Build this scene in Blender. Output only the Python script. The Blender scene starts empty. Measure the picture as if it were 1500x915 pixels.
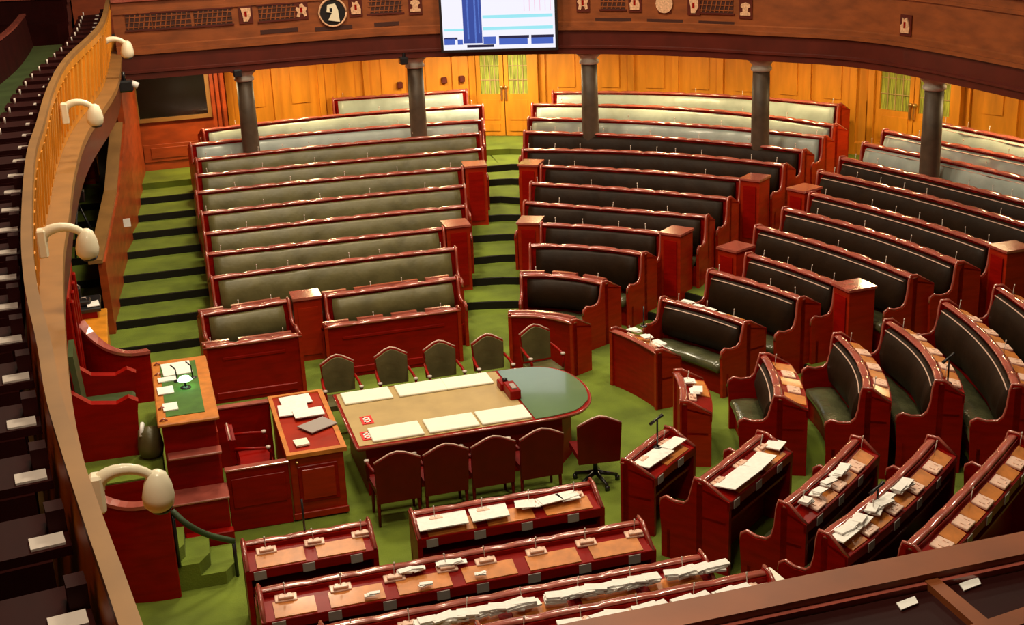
import bpy, math, random
from mathutils import Vector, Matrix
random.seed(7)
PI = math.pi
SC = bpy.context.scene
COL = SC.collection

# ------------------------------------------------------------------ camera
F = 1950.0; H = 7.2
PT, RL, YW = math.radians(19.0), math.radians(-2.45), math.radians(15.65)
fwd = Vector((math.sin(YW)*math.cos(PT), math.cos(YW)*math.cos(PT), -math.sin(PT)))
rt0 = Vector((math.cos(YW), -math.sin(YW), 0)); up0 = rt0.cross(fwd)
rt = math.cos(RL)*rt0 + math.sin(RL)*up0
up = -math.sin(RL)*rt0 + math.cos(RL)*up0
cam_d = bpy.data.cameras.new('camera'); cam = bpy.data.objects.new('camera', cam_d); COL.objects.link(cam)
cam_d.sensor_width = 36; cam_d.lens = F/1500*36; cam_d.clip_start = 0.05; cam_d.clip_end = 200
cam.matrix_world = Matrix(((rt.x, up.x, -fwd.x, 0), (rt.y, up.y, -fwd.y, 0), (rt.z, up.z, -fwd.z, H), (0, 0, 0, 1)))
SC.camera = cam

def at(x, y, z):
    """where the sight line through a point of the photograph meets the height z"""
    d = rt*((x-750)/F) - up*((y-457.5)/F) + fwd
    t = (z-H)/d.z
    return Vector((d.x*t, d.y*t, z))
def pj(p):
    v = Vector(p) - Vector((0, 0, H)); w = v.dot(fwd)
    return 750+F*v.dot(rt)/w, 457.5-F*v.dot(up)/w
def zof(X, Y, py):
    lo, hi = -2.0, 9.0
    for _ in range(40):
        m = (lo+hi)/2
        if pj((X, Y, m))[1] > py: lo = m
        else: hi = m
    return lo

# ------------------------------------------------------------------ materials
def mat(name, col, rough=0.5, coat=0.0, noise=0.0, nscale=6.0, stretch=(1, 1, 1), bump=0.0, metal=0.0, emit=None, es=0, spec=0.5, coatr=0.1, bscale=None):
    m = bpy.data.materials.new(name); m.use_nodes = True
    nt = m.node_tree; b = nt.nodes['Principled BSDF']
    b.inputs['Base Color'].default_value = (*col, 1); b.inputs['Roughness'].default_value = rough
    b.inputs['Metallic'].default_value = metal; b.inputs['Coat Weight'].default_value = coat
    b.inputs['Coat Roughness'].default_value = coatr; b.inputs['Specular IOR Level'].default_value = spec
    if noise or bump:
        tc = nt.nodes.new('ShaderNodeTexCoord'); mp = nt.nodes.new('ShaderNodeMapping')
        mp.inputs['Scale'].default_value = stretch
        nt.links.new(tc.outputs['Object'], mp.inputs['Vector'])
        nz = nt.nodes.new('ShaderNodeTexNoise'); nz.inputs['Scale'].default_value = nscale; nz.inputs['Detail'].default_value = 4
        nt.links.new(mp.outputs['Vector'], nz.inputs['Vector'])
        if noise:
            r = nt.nodes.new('ShaderNodeValToRGB')
            r.color_ramp.elements[0].position = 0.3; r.color_ramp.elements[1].position = 0.7
            r.color_ramp.elements[0].color = (*[c*(1-noise) for c in col], 1)
            r.color_ramp.elements[1].color = (*[min(1, c*(1+noise)) for c in col], 1)
            nt.links.new(nz.outputs['Fac'], r.inputs['Fac']); nt.links.new(r.outputs['Color'], b.inputs['Base Color'])
        if bump:
            src = nz
            if bscale:
                src = nt.nodes.new('ShaderNodeTexNoise'); src.inputs['Scale'].default_value = bscale; src.inputs['Detail'].default_value = 3
                nt.links.new(mp.outputs['Vector'], src.inputs['Vector'])
            bp = nt.nodes.new('ShaderNodeBump'); bp.inputs['Strength'].default_value = bump; bp.inputs['Distance'].default_value = 0.02
            nt.links.new(src.outputs['Fac'], bp.inputs['Height']); nt.links.new(bp.outputs['Normal'], b.inputs['Normal'])
    if emit:
        b.inputs['Emission Color'].default_value = (*emit, 1); b.inputs['Emission Strength'].default_value = es
    return m

M = dict(
 red=mat('polished_red_wood', (.26, .0035, .0012), .42, .06, .2, 3, (1, 1, 5), coatr=.2, spec=.12),
 rail=mat('polished_rail_wood', (.38, .09, .065), .2, .9, .2, 5, coatr=.1, spec=.8),
 side=mat('end_panel_wood', (.34, .016, .002), .42, .06, .18, 3, (1, 1, 6), spec=.25),
 tan=mat('tan_desktop_wood', (.60, .20, .035), .4, .15, .2, 4, (2, 2, 1)),
 wall=mat('honey_panel_wood', (.66, .25, .014), .45, .05, .22, 2.2, (2, 2, .4)),
 wallred=mat('russet_panel_wood', (.34, .05, .007), .45, .08, .25, 2.5, (1, 1, 3)),
 gal=mat('gallery_wood', (.25, .062, .012), .5, .03, .25, 2.5, (1, 1, 3)),
 galdark=mat('gallery_moulding_wood', (.09, .009, .003), .45, .08, .2, 2.5),
 ledge=mat('tan_ledge_wood', (.27, .13, .035), .5, .04, .15, 3),
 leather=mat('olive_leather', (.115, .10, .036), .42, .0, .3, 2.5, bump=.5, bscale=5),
 leathershade=mat('shaded_leather', (.015, .006, .0015), .55, .0, .3, 2.5, bump=.4, bscale=5, spec=.18),  # same leather as the olive, darkened for the shade on it
 seat=mat('creased_leather', (.085, .085, .04), .25, .3, .3, 3, bump=.9, bscale=7),
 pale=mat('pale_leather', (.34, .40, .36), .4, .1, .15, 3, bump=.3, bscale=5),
 carpet=mat('green_carpet', (.135, .19, .014), .95, 0, .28, 1.6, bump=.3, bscale=60),
 carpetdark=mat('green_rubber', (.03, .06, .02), .6, 0, .2, 3),
 riser=mat('shaded_riser', (.01, .009, .005), .7, spec=.2),  # near black stands for the shade on the step fronts
 black=mat('black_metal', (.012, .012, .014), .35, .2),
 dark=mat('dark_glass', (.008, .008, .006), .12, .3),
 column=mat('dark_stone', (.075, .05, .032), .5, .0, .25, 5, bump=.1, spec=.3),
 cap=mat('capital_stone', (.5, .45, .38), .5, 0, .2, 8),
 cream=mat('cream_plastic', (.86, .78, .58), .4, .2),
 white=mat('white_paper', (.9, .88, .84), .7, 0, .06, 20),
 blot=mat('white_blotter', (.86, .85, .72), .6, 0, .03, 5),
 grey=mat('grey_paper', (.35, .3, .28), .7),
 green=mat('green_leather', (.05, .08, .025), .45, .1, .2, 3),
 baize=mat('green_baize', (.06, .15, .02), .8, 0, .2, 6),
 glass=mat('green_table_glass', (.13, .21, .10), .12, .5, .08, 2, coatr=.04),
 tabletan=mat('tan_table_leather', (.46, .32, .13), .5, .1, .12, 3),
 card=mat('red_card', (.75, .02, .02), .5),
 brass=mat('brass', (.7, .5, .2), .3, 0, metal=.9),
 pink=mat('pink_console', (.85, .55, .42), .45, .1, .1, 30),
 mic=mat('silver_microphone', (.62, .54, .48), .35, 0),
 curtain=mat('yellow_green_curtain', (.30, .34, .04), .7, 0, .75, 9, (6, 6, .3)),
 upper=mat('dark_upper_wall', (.05, .012, .006), .6, 0, .3, 2, (1, 1, 3)),
 ceil=mat('cream_ceiling', (.16, .11, .07), .8, 0, .1, 2),
 lattice=mat('dark_lattice_wood', (.05, .012, .006), .5),
 plaque=mat('gilt_relief', (.72, .42, .24), .5, 0, .3, 30),
 greycol=mat('grey_stone', (.13, .13, .11), .5, 0, .15, 6),
 upperwood=mat('dark_gallery_wood', (.022, .002, .0015), .6, 0, .2, 4, spec=.12),
 crest=mat('pale_carved_crest', (.62, .42, .34), .35, .3),
 redchair=mat('dark_red_chair_leather', (.13, .003, .003), .4, .05, .15, 6, spec=.2),
 glow=mat('green_lamp_glass', (.5, .9, .5), .3, emit=(.45, 1, .5), es=5),
)

# ------------------------------------------------------------------ mesh helpers
class MB:
    def __init__(s): s.v = []; s.f = []; s.sm = []
    def add(s, vs, fs, smooth=False):
        o = len(s.v); s.v += [tuple(v) for v in vs]; s.f += [tuple(i+o for i in f) for f in fs]; s.sm += [smooth]*len(fs); return s
    def box(s, a, b, bev=0.0):
        (x0, y0, z0), (x1, y1, z1) = a, b
        if bev <= 0:
            vs = [(x0,y0,z0),(x1,y0,z0),(x1,y1,z0),(x0,y1,z0),(x0,y0,z1),(x1,y0,z1),(x1,y1,z1),(x0,y1,z1)]
            return s.add(vs, [(3,2,1,0),(4,5,6,7),(0,1,5,4),(1,2,6,5),(2,3,7,6),(3,0,4,7)])
        r = bev; L = []
        for z, e in ((z0, r), (z0+r, 0), (z1-r, 0), (z1, r)):
            L.append([(x0+e+ (r if e==0 else 0), y0+e, z),(x1-e-(r if e==0 else 0), y0+e, z),(x1-e, y0+e+(r if e==0 else 0), z),(x1-e, y1-e-(r if e==0 else 0), z),
                      (x1-e-(r if e==0 else 0), y1-e, z),(x0+e+(r if e==0 else 0), y1-e, z),(x0+e, y1-e-(r if e==0 else 0), z),(x0+e, y0+e+(r if e==0 else 0), z)])
        vs = [p for l in L for p in l]; fs = [tuple(range(7, -1, -1)), tuple(range(24, 32))]
        for k in range(3):
            for i in range(8):
                j = (i+1) % 8; fs.append((k*8+i, k*8+j, k*8+8+j, k*8+8+i))
        return s.add(vs, fs)
    def prism(s, poly, z0, z1):
        n = len(poly)
        return s.add([(x, y, z0) for x, y in poly]+[(x, y, z1) for x, y in poly],
                     [tuple(range(n-1, -1, -1)), tuple(range(n, 2*n))]+[(i, (i+1) % n, n+(i+1) % n, n+i) for i in range(n)])
    def plate(s, pts, off):
        """a flat outline of 3D points given thickness along off"""
        n = len(pts); off = Vector(off)
        return s.add([tuple(p) for p in pts]+[tuple(Vector(p)+off) for p in pts],
                     [tuple(range(n-1, -1, -1)), tuple(range(n, 2*n))]+[(i, (i+1) % n, n+(i+1) % n, n+i) for i in range(n)])
    def tube(s, pts, r, n=8, cap=True):
        pts = [Vector(p) for p in pts]; R = r if isinstance(r, (list, tuple)) else [r]*len(pts)
        vs = []; fs = []
        prev = None
        for i, p in enumerate(pts):
            t = (pts[min(i+1, len(pts)-1)]-pts[max(i-1, 0)]).normalized()
            a = t.cross(Vector((0, 0, 1)))
            if a.length < .05: a = t.cross(Vector((0, 1, 0)))
            a.normalize()
            if prev is not None and a.dot(prev) < 0: a = -a
            prev = a; b = t.cross(a)
            for k in range(n):
                an = 2*PI*k/n; vs.append(tuple(p+(a*math.cos(an)+b*math.sin(an))*R[i]))
        for i in range(len(pts)-1):
            for k in range(n):
                j = (k+1) % n; fs.append((i*n+k, i*n+j, i*n+n+j, i*n+n+k))
        if cap: fs += [tuple(range(n-1, -1, -1)), tuple(range((len(pts)-1)*n, len(pts)*n))]
        return s.add(vs, fs, True)
    def lathe(s, c, prof, n=20, axis=None):
        c = Vector(c); vs = []; fs = []
        ax = Vector(axis).normalized() if axis else Vector((0, 0, 1))
        a = ax.orthogonal().normalized(); b = ax.cross(a)
        for r, z in prof:
            for k in range(n):
                an = 2*PI*k/n; vs.append(tuple(c+ax*z+(a*math.cos(an)+b*math.sin(an))*r))
        for i in range(len(prof)-1):
            for k in range(n):
                j = (k+1) % n; fs.append((i*n+k, i*n+j, i*n+n+j, i*n+n+k))
        fs += [tuple(range(n-1, -1, -1)), tuple(range((len(prof)-1)*n, len(prof)*n))]
        return s.add(vs, fs, True)
    def sweep(s, path, nrm, prof, wave=None, smooth=False, closed=True):
        """path: list of (x,y); nrm: list of outward unit (x,y); prof: list of (u,z)"""
        n = len(prof); vs = []; fs = []
        for i, (p, q) in enumerate(zip(path, nrm)):
            for j, (u, z) in enumerate(prof):
                if wave: u, z = wave(i, j, u, z)
                vs.append((p[0]+q[0]*u, p[1]+q[1]*u, z))
        m = n if closed else n-1
        for i in range(len(path)-1):
            for j in range(m):
                k = (j+1) % n; fs.append((i*n+j, i*n+k, i*n+n+k, i*n+n+j))
        if closed: fs += [tuple(range(n-1, -1, -1)), tuple(range((len(path)-1)*n, len(path)*n))]
        return s.add(vs, fs, smooth)
    def build(s, name, m, parent=None, loc=None):
        me = bpy.data.meshes.new(name)
        off = Vector((0, 0, 0))
        if parent is not None: off = world_loc(parent)
        elif loc is not None: off = Vector(loc)
        me.from_pydata([tuple(Vector(v)-off) for v in s.v], [], s.f)
        me.polygons.foreach_set('use_smooth', s.sm)
        import bmesh
        b = bmesh.new(); b.from_mesh(me); bmesh.ops.recalc_face_normals(b, faces=b.faces); b.to_mesh(me); b.free()
        me.materials.append(M[m] if isinstance(m, str) else m)
        o = bpy.data.objects.new(name, me); COL.objects.link(o)
        if parent is not None: o.parent = parent
        elif loc is not None: o.location = loc
        return o
def world_loc(o):
    l = Vector(o.location)
    while o.parent: o = o.parent; l += Vector(o.location)
    return l
def tag(o, label=None, cat=None, group=None, kind=None):
    if label: o['label'] = label
    if cat: o['category'] = cat
    if group: o['group'] = group
    if kind: o['kind'] = kind
    return o
def thing(name, label, cat, loc, group=None):
    o = bpy.data.objects.new(name, None); COL.objects.link(o); o.location = loc; o.empty_display_size = .1
    return tag(o, label, cat, group)
def struct(o, label=None): o['kind'] = 'structure'; return tag(o, label) if label else o
def copy_tree(o, parent=None):
    c = o.copy(); COL.objects.link(c); c.parent = parent
    for ch in [x for x in bpy.data.objects if x.parent == o]: copy_tree(ch, c)
    return c

def resample(pts, step):
    L = [0]
    for a, b in zip(pts, pts[1:]): L.append(L[-1]+math.hypot(b[0]-a[0], b[1]-a[1]))
    n = max(1, int(round(L[-1]/step))); out = []; k = 0
    for i in range(n+1):
        d = L[-1]*i/n
        while k < len(L)-2 and L[k+1] < d: k += 1
        t = (d-L[k])/max(1e-9, L[k+1]-L[k]); out.append((pts[k][0]+(pts[k+1][0]-pts[k][0])*t, pts[k][1]+(pts[k+1][1]-pts[k][1])*t))
    return out, L[-1]
def normals(p):
    o = []
    for i in range(len(p)):
        a, b = p[max(0, i-1)], p[min(len(p)-1, i+1)]
        dx, dy = b[0]-a[0], b[1]-a[1]; l = math.hypot(dx, dy) or 1; o.append((-dy/l, dx/l))
    return o
def catmull(P, n=12):
    P = [Vector(p) for p in P]; Q = [2*P[0]-P[1]]+P+[2*P[-1]-P[-2]]; out = []
    for i in range(1, len(Q)-2):
        for k in range(n):
            t = k/n; a, b, c, d = Q[i-1:i+3]
            out.append(tuple(.5*((2*b)+(c-a)*t+(2*a-5*b+4*c-d)*t*t+(3*b-a-3*c+d)*t**3)))
    out.append(tuple(Q[-2])); return out
AX = 14.95
def mir(pts): return [(p[0], 2*AX-p[1]) for p in reversed(pts)]
def arc3(P):
    """smooth path through two or three points"""
    if len(P) == 2:
        a, b = Vector(P[0]), Vector(P[1]); c = (b-a).length; n = Vector((-(b-a).y, (b-a).x)).normalized()
        R = 1.5*((a+b)/2-Vector((4.2, AX))).length
        bulge = 0 if abs(a.y-b.y) < .3 else c*c/(8*R)
        P = [P[0], tuple((a+b)/2+n*bulge), P[1]]
    a, m, b = [Vector(p) for p in P]; da, db = (m-a).length, (b-m).length; tm = da/(da+db); out = []
    for i in range(25):
        t = i/24
        out.append(tuple(a*((t-tm)*(t-1)/((0-tm)*(0-1)))+m*(t*(t-1)/(tm*(tm-1)))+b*(t*(t-tm)/(1-tm))))
    return out

# ------------------------------------------------------------------ measured rows (rail tops)
zr = lambda k: .84 if k == 1 else 1.0+.13*(k-2)
fl = lambda k: max(0.0, .13*(min(k, 11)-2))
B1 = {3:[(307,406),(490,382),(669,362)],4:[(300,371),(490,350),(686,329)],5:[(297,341),(490,319),(684,300)],6:[(293,311),(490,289),(682,270.5)],7:[(285,281),(490,260),(711,242)],8:[(285,256),(490,236),(708,217)],9:[(285,233),(489,211),(705,194)],10:[(277,211),(490,190),(708,175)],11:[(295,190),(490,168),(709,153)],12:[(486,144),(590,137),(685,131)]}
B2 = {1:[(744,460),(793,461),(841,471)],2:[(761,401),(828,403),(887,414)],3:[(774,358),(859,360),(945,371)],4:[(760,326),(880,331),(1002,344)],5:[(767,295),(904,305),(1038,316)],6:[(776,267),(925,276),(1070,290)],7:[(762,241),(925,248),(1119,265)],8:[(764,218),(925,221),(1152,241)],9:[(767,192),(956,199),(1180,220)],10:[(773,172),(995,180),(1210,200)],11:[(778,152),(995,157),(1225,183)],12:[(808,134),(1030,137),(1232,153)]}
B3 = {1:[(896,481),(965,515)],2:[(968,436),(1096,473)],3:[(1038,395),(1176,437)],4:[(1058,362),(1262,430)],5:[(1108,330),(1230,364),(1340,405)],6:[(1148,304),(1280,338),(1408,385)],7:[(1160,276),(1325,316),(1486,370)],8:[(1200,250),(1400,297),(1560,345)],9:[(1232,230),(1400,268),(1620,325)],10:[(1265,209),(1400,236),(1680,305)],11:[(1295,190),(1400,211),(1730,280)],12:[(1365,177),(1500,204),(1760,260)]}
def W2(pts, k): return [tuple(at(x, y, zr(k)).xy) for x, y in pts]
R1 = {k: W2(v, k) for k, v in B1.items()}; R2 = {k: W2(v, k) for k, v in B2.items()}; R3 = {k: W2(v, k) for k, v in B3.items()}
R1[2] = [tuple(at(290, 460, zr(2)).xy), tuple(at(472, 432, zr(2)).xy), tuple(at(671, 405, zr(2)).xy)]

# ------------------------------------------------------------------ floor: one carpeted floor rising in tiers
def tier_curve(k):
    a, b, c = R1[k], R2[k], R3[k]
    yl = a[0][1]
    P = [(-3.2, yl), (-1.5, yl), a[0], a[1], a[2], b[0], b[1], b[2], c[0], c[1] if len(c) > 2 else ((c[0][0]+c[1][0])/2+.1, (c[0][1]+c[1][1])/2), (c[-1][0], max(c[-1][1], AX+.4))]
    Q = [p for p in P]; full = Q+mir(Q)
    return catmull(full, 8)
GC = None
fm = MB(); fm.box((-3.4, -3, -.2), (24, 33, 0.0))
for k in range(3, 12):
    src = k if k != 12 else 11
    c, _ = resample(tier_curve(k), .25); n = normals(c); z = fl(k)
    inner = [(p[0]+q[0]*.10, p[1]+q[1]*.10) for p, q in zip(c, n)]
    m = len(inner); vs = []; fs = []
    for (x, y) in inner: vs.append((x, y, z-.131)); vs.append((x, y, z))
    # outer rim: straight out to the enclosing rectangle
    for (x, y), q in zip(inner, n): vs.append((x+q[0]*9, y+q[1]*9, z))
    for i in range(m-1):
        fs.append((2*i, 2*i+2, 2*i+3, 2*i+1)); fs.append((2*i+1, 2*i+3, 2*m+i+1, 2*m+i))
    fm.add(vs, fs)
FL = struct(fm.build('floor', 'carpet'), 'green carpeted floor rising in tiers around the well')
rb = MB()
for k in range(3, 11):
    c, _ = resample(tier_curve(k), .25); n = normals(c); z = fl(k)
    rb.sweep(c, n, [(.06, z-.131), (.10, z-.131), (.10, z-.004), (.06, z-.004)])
rb.build('riser_shade', 'riser', FL)  # shade of the risers put in as dark strips

# ------------------------------------------------------------------ gallery curve and back wall curve
cols_px = [(370, 222), (613, 200), (862, 196), (1107, 213), (1350, 252)]
CP = [at(x, y, 1.91).xy for x, y in cols_px]
gpts = [(-.1, 26.05), tuple(CP[0]), tuple((CP[0]+CP[1])/2+Vector((0, .12))), tuple(CP[1]), tuple(CP[2]), tuple(CP[3]), tuple(CP[4])]
gpts[1] = (CP[0].x, 26.05)
G = catmull(gpts+[(p[0], 29.6-p[1]) for p in reversed(gpts)], 14); G, _ = resample(G, .15); G = [p for p in G if p[1] > 14.8 or p[0] > 9.5]; GN = normals(G)
def goff(u): return [(p[0]+q[0]*u, p[1]+q[1]*u) for p, q in zip(G, GN)]
def near_on(curve, nr, px, py, z0):
    best = None
    for (x, y), q in zip(curve, nr):
        if y < AX-3: continue
        z = z0
        for _ in range(3): z = zof(x, y, py)
        d = abs(pj((x, y, z))[0]-px)
        if best is None or d < best[0]: best = (d, x, y, z, q)
    return best[1:]
# fascia beam, parapet, rail
g = MB()
g.sweep(G, GN, [(-.18, 3.5), (.25, 3.5), (.25, 3.98), (-.18, 3.98)])
g.sweep(G, GN, [(-.16, 3.60), (-.215, 3.62), (-.215, 3.66), (-.16, 3.68)])
struct(g.build('trim_1', 'galdark'), 'dark moulded beam running under the curved gallery')
g = MB()
g.sweep(G, GN, [(-.24, 3.96), (.1, 3.96), (.1, 4.02), (-.24, 4.02)])
g.sweep(G, GN, [(-.14, 4.02), (.02, 4.02), (.02, 4.92), (-.14, 4.92)])
g.sweep(G, GN, [(-.17, 4.02), (-.14, 4.02), (-.14, 4.12), (-.17, 4.10)])
g.sweep(G, GN, [(-.17, 4.70), (-.14, 4.70), (-.14, 4.76), (-.17, 4.76)])
GP = struct(g.build('trim_2', 'gal'), 'brown wooden parapet of the curved gallery')
g = MB(); g.sweep(G, GN, [(-.2, 4.92), (.10, 4.92), (.10, 4.97), (-.2, 4.97)])
struct(g.build('trim_3', 'rail'), 'polished handrail along the gallery parapet')
# gallery floor slab, upper wall, ceiling
g = MB(); g.sweep(G, GN, [(0.0, 3.86), (4.2, 3.86), (4.2, 3.96), (0.0, 3.96)]); struct(g.build('trim_4', 'galdark'), 'floor slab of the gallery')
g = MB(); g.sweep(G, GN, [(4.1, 3.9), (4.25, 3.9), (4.25, 10.2), (4.1, 10.2)]); struct(g.build('wall_upper', 'upper'), 'dark wall behind the gallery seats')

# back wall below the gallery
wl = [at(240, 250, 1.17).xy, at(480, 215, 1.17).xy+Vector((0, .1)), at(703, 197, 1.17).xy, at(790, 199, 1.17).xy]
wl = [(-3.0, 28.9), (0.05, 28.9), (4.0, 29.15), (7.35, 29.05), (8.75, 28.45)]
r12 = R2[12]; n12 = normals(arc3(r12)); a12 = arc3(r12)
for i in (8, 16, 24): wl.append((a12[i][0]+n12[i][0]*.75, a12[i][1]+n12[i][1]*.75))
wl += [tuple(at(1262, 222, 1.17).xy), tuple(at(1400, 243, 1.17).xy), (15.9, 19.6), (16.3, 17.0), (16.35, AX)]
WC = catmull(wl+mir(wl[:-1]), 10); WC, WLEN = resample(WC, .2); WN = normals(WC)
def won(px, py): return near_on(WC, WN, px, py, 2)
g = MB(); g.sweep(WC, WN, [(0, 0), (.15, 0), (.15, 3.9), (0, 3.9)])
# pilasters and raised panels
for i in range(0, len(WC)-1):
    if i % 5 == 0:
        p = [WC[i], WC[min(i+1, len(WC)-1)]]; q = [WN[i], WN[min(i+1, len(WN)-1)]]
        pp = [p[0], (p[0][0]*.35+p[1][0]*.65, p[0][1]*.35+p[1][1]*.65)]
        g.sweep(pp, q, [(-.06, 1.0), (0.01, 1.0), (0.01, 3.85), (-.06, 3.85)])
    elif i % 5 == 2 and i+2 < len(WC):
        g.sweep(WC[i:i+3], WN[i:i+3], [(-.025, 2.25), (0.01, 2.25), (0.01, 3.35), (-.025, 3.35)])
g.sweep(WC, WN, [(-.05, 1.1), (0.01, 1.1), (0.01, 1.45), (-.05, 1.4)])
g.sweep(WC, WN, [(-.08, 3.42), (0.01, 3.42), (0.01, 3.6), (-.08, 3.6)])
struct(g.build('wall_back', 'wall'), 'honey coloured panelled wall under the gallery')

# ------------------------------------------------------------------ columns
for i, (c, lb) in enumerate(zip(CP, ['leftmost dark round column, beside the black window', 'dark round column just left of the central glazed double door',
        'dark round column just right of the central glazed double door', 'dark round column rising from the back rows of the middle right bench block', 'dark round column at the right, in front of the second glazed door'])):
    y = 26.05 if i == 0 else c.y
    q = min(zip(G, GN), key=lambda t: (t[0][0]-c.x)**2+(t[0][1]-c.y)**2)[1]
    X, Y = c.x+q[0]*.16, y+q[1]*.16
    t = thing('column', lb, 'column', (X, Y, 1.0), 'columns holding up the gallery')
    MB().lathe((X, Y, 0), [(.24, .9), (.24, 1.1), (.19, 1.14), (.17, 1.3), (.165, 2.4), (.155, 3.26)], 24).build('shaft', 'column', t)
    MB().lathe((X, Y, 0), [(.15, 3.26), (.19, 3.28), (.19, 3.33), (.165, 3.36), (.18, 3.40), (.25, 3.46), (.25, 3.50)], 24).build('capital', 'cap', t)
    if i < 2:
        sp = thing('spotlight', 'black spotlight clamped to the gallery beam above the %s column' % ['leftmost', 'second'][i], 'spotlight', (X-.12-(.15*i), Y-.3, 3.56))
        l = Vector(sp.location)
        MB().box((l.x-.10, l.y-.14, l.z-.16), (l.x+.06, l.y+.06, l.z-.02), .02).build('housing', 'black', sp)
        MB().tube([l+Vector((0, 0, -.03)), l+Vector((.03, .08, .14)), l+Vector((0, .13, .16))], .03).build('bracket', 'black', sp)

# ------------------------------------------------------------------ benches
SEAT = .5
def bench_path(P, cut=(0, 0)):
    pts, L = resample(arc3(P), .125); return pts, normals(pts), L
def frame(p, q):  # frame at a path end: p point, q outward normal
    return lambda u, z, s=0: (p[0]+q[0]*u+q[1]*s, p[1]+q[1]*u-q[0]*s, z)
def end_panel(t, p, q, k, sgn, zt, fi, seated=True, name='end_panel', deep=.36, mt='side'):
    """shaped side panel; sgn = which way its thickness runs along the path"""
    fr = frame(p, q)
    if seated:
        prof = [(deep, fi), (deep, zt-.17), (.05, zt-.0), (-.055, zt+.005), (-.075, zt-.08), (-.09, fi+.86), (-.12, fi+.74), (-.18, fi+.68), (-.30, fi+.67), (-.40, fi+.70), (-.46, fi+.66), (-.47, fi+.58), (-.45, fi+.3), (-.45, fi)]
    else:
        prof = [(deep, fi), (deep, zt-.15), (.06, zt+.005), (-.045, zt+.005), (-.045, fi)]
    m = MB().plate([fr(u, z, 0) for u, z in prof], Vector(fr(0, 0, .05*sgn))-Vector(fr(0, 0, 0)))
    o = m.build(name, mt, t)
    # polished top edge following the outline
    e = MB()
    idx = range(1, 12) if seated else range(1, 4)
    pts = [fr(prof[i][0], prof[i][1]+.012, .025*sgn) for i in idx]
    e.tube(pts, .018, 6); e.build('edge_moulding', 'rail', o)
    return o
def mic_mesh():
    m = MB(); m.tube([(0, 0, 0), (0, 0, .07), (.008, 0, .15)], .004, 5); m.tube([(.008, 0, .14), (.012, 0, .17)], .008, 6)
    o = m.build('microphone', 'mic'); me = o.data; bpy.data.objects.remove(o); return me
MIC = mic_mesh()
def console_mesh():
    m = MB(); m.box((-.10, -.05, 0), (.10, .05, .025), .006); m.box((-.07, .0, .025), (.07, .04, .055), .006); m.box((-.05, -.035, .025), (-.02, -.01, .04)); m.box((.02, -.035, .025), (.05, -.01, .04))
    o = m.build('voting_console', 'pink'); me = o.data; bpy.data.objects.remove(o); return me
CONS = console_mesh()
def consb_mesh():
    m = MB(); m.box((-.10, -.08, 0), (.10, .08, .028), .006); m.box((-.06, -.02, .028), (-.045, .03, .034)); m.box((.04, -.02, .028), (.055, .03, .034)); m.box((-.02, .045, .028), (.02, .055, .034))
    o = m.build('voting_console', 'pink'); me = o.data; bpy.data.objects.remove(o); return me
CONSB = consb_mesh()
def tag_mesh():
    m = MB(); m.box((-.06, -.004, -.045), (.06, .004, .045)); o = m.build('seat_number_tag', 'grey'); me = o.data; bpy.data.objects.remove(o); return me
TAGM = tag_mesh()
def lay(name, me, t, loc, rz, rx=0):
    o = bpy.data.objects.new(name, me); COL.objects.link(o); o.parent = t
    o.location = Vector(loc)-world_loc(t); o.rotation_euler = (rx, 0, rz); return o
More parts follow.
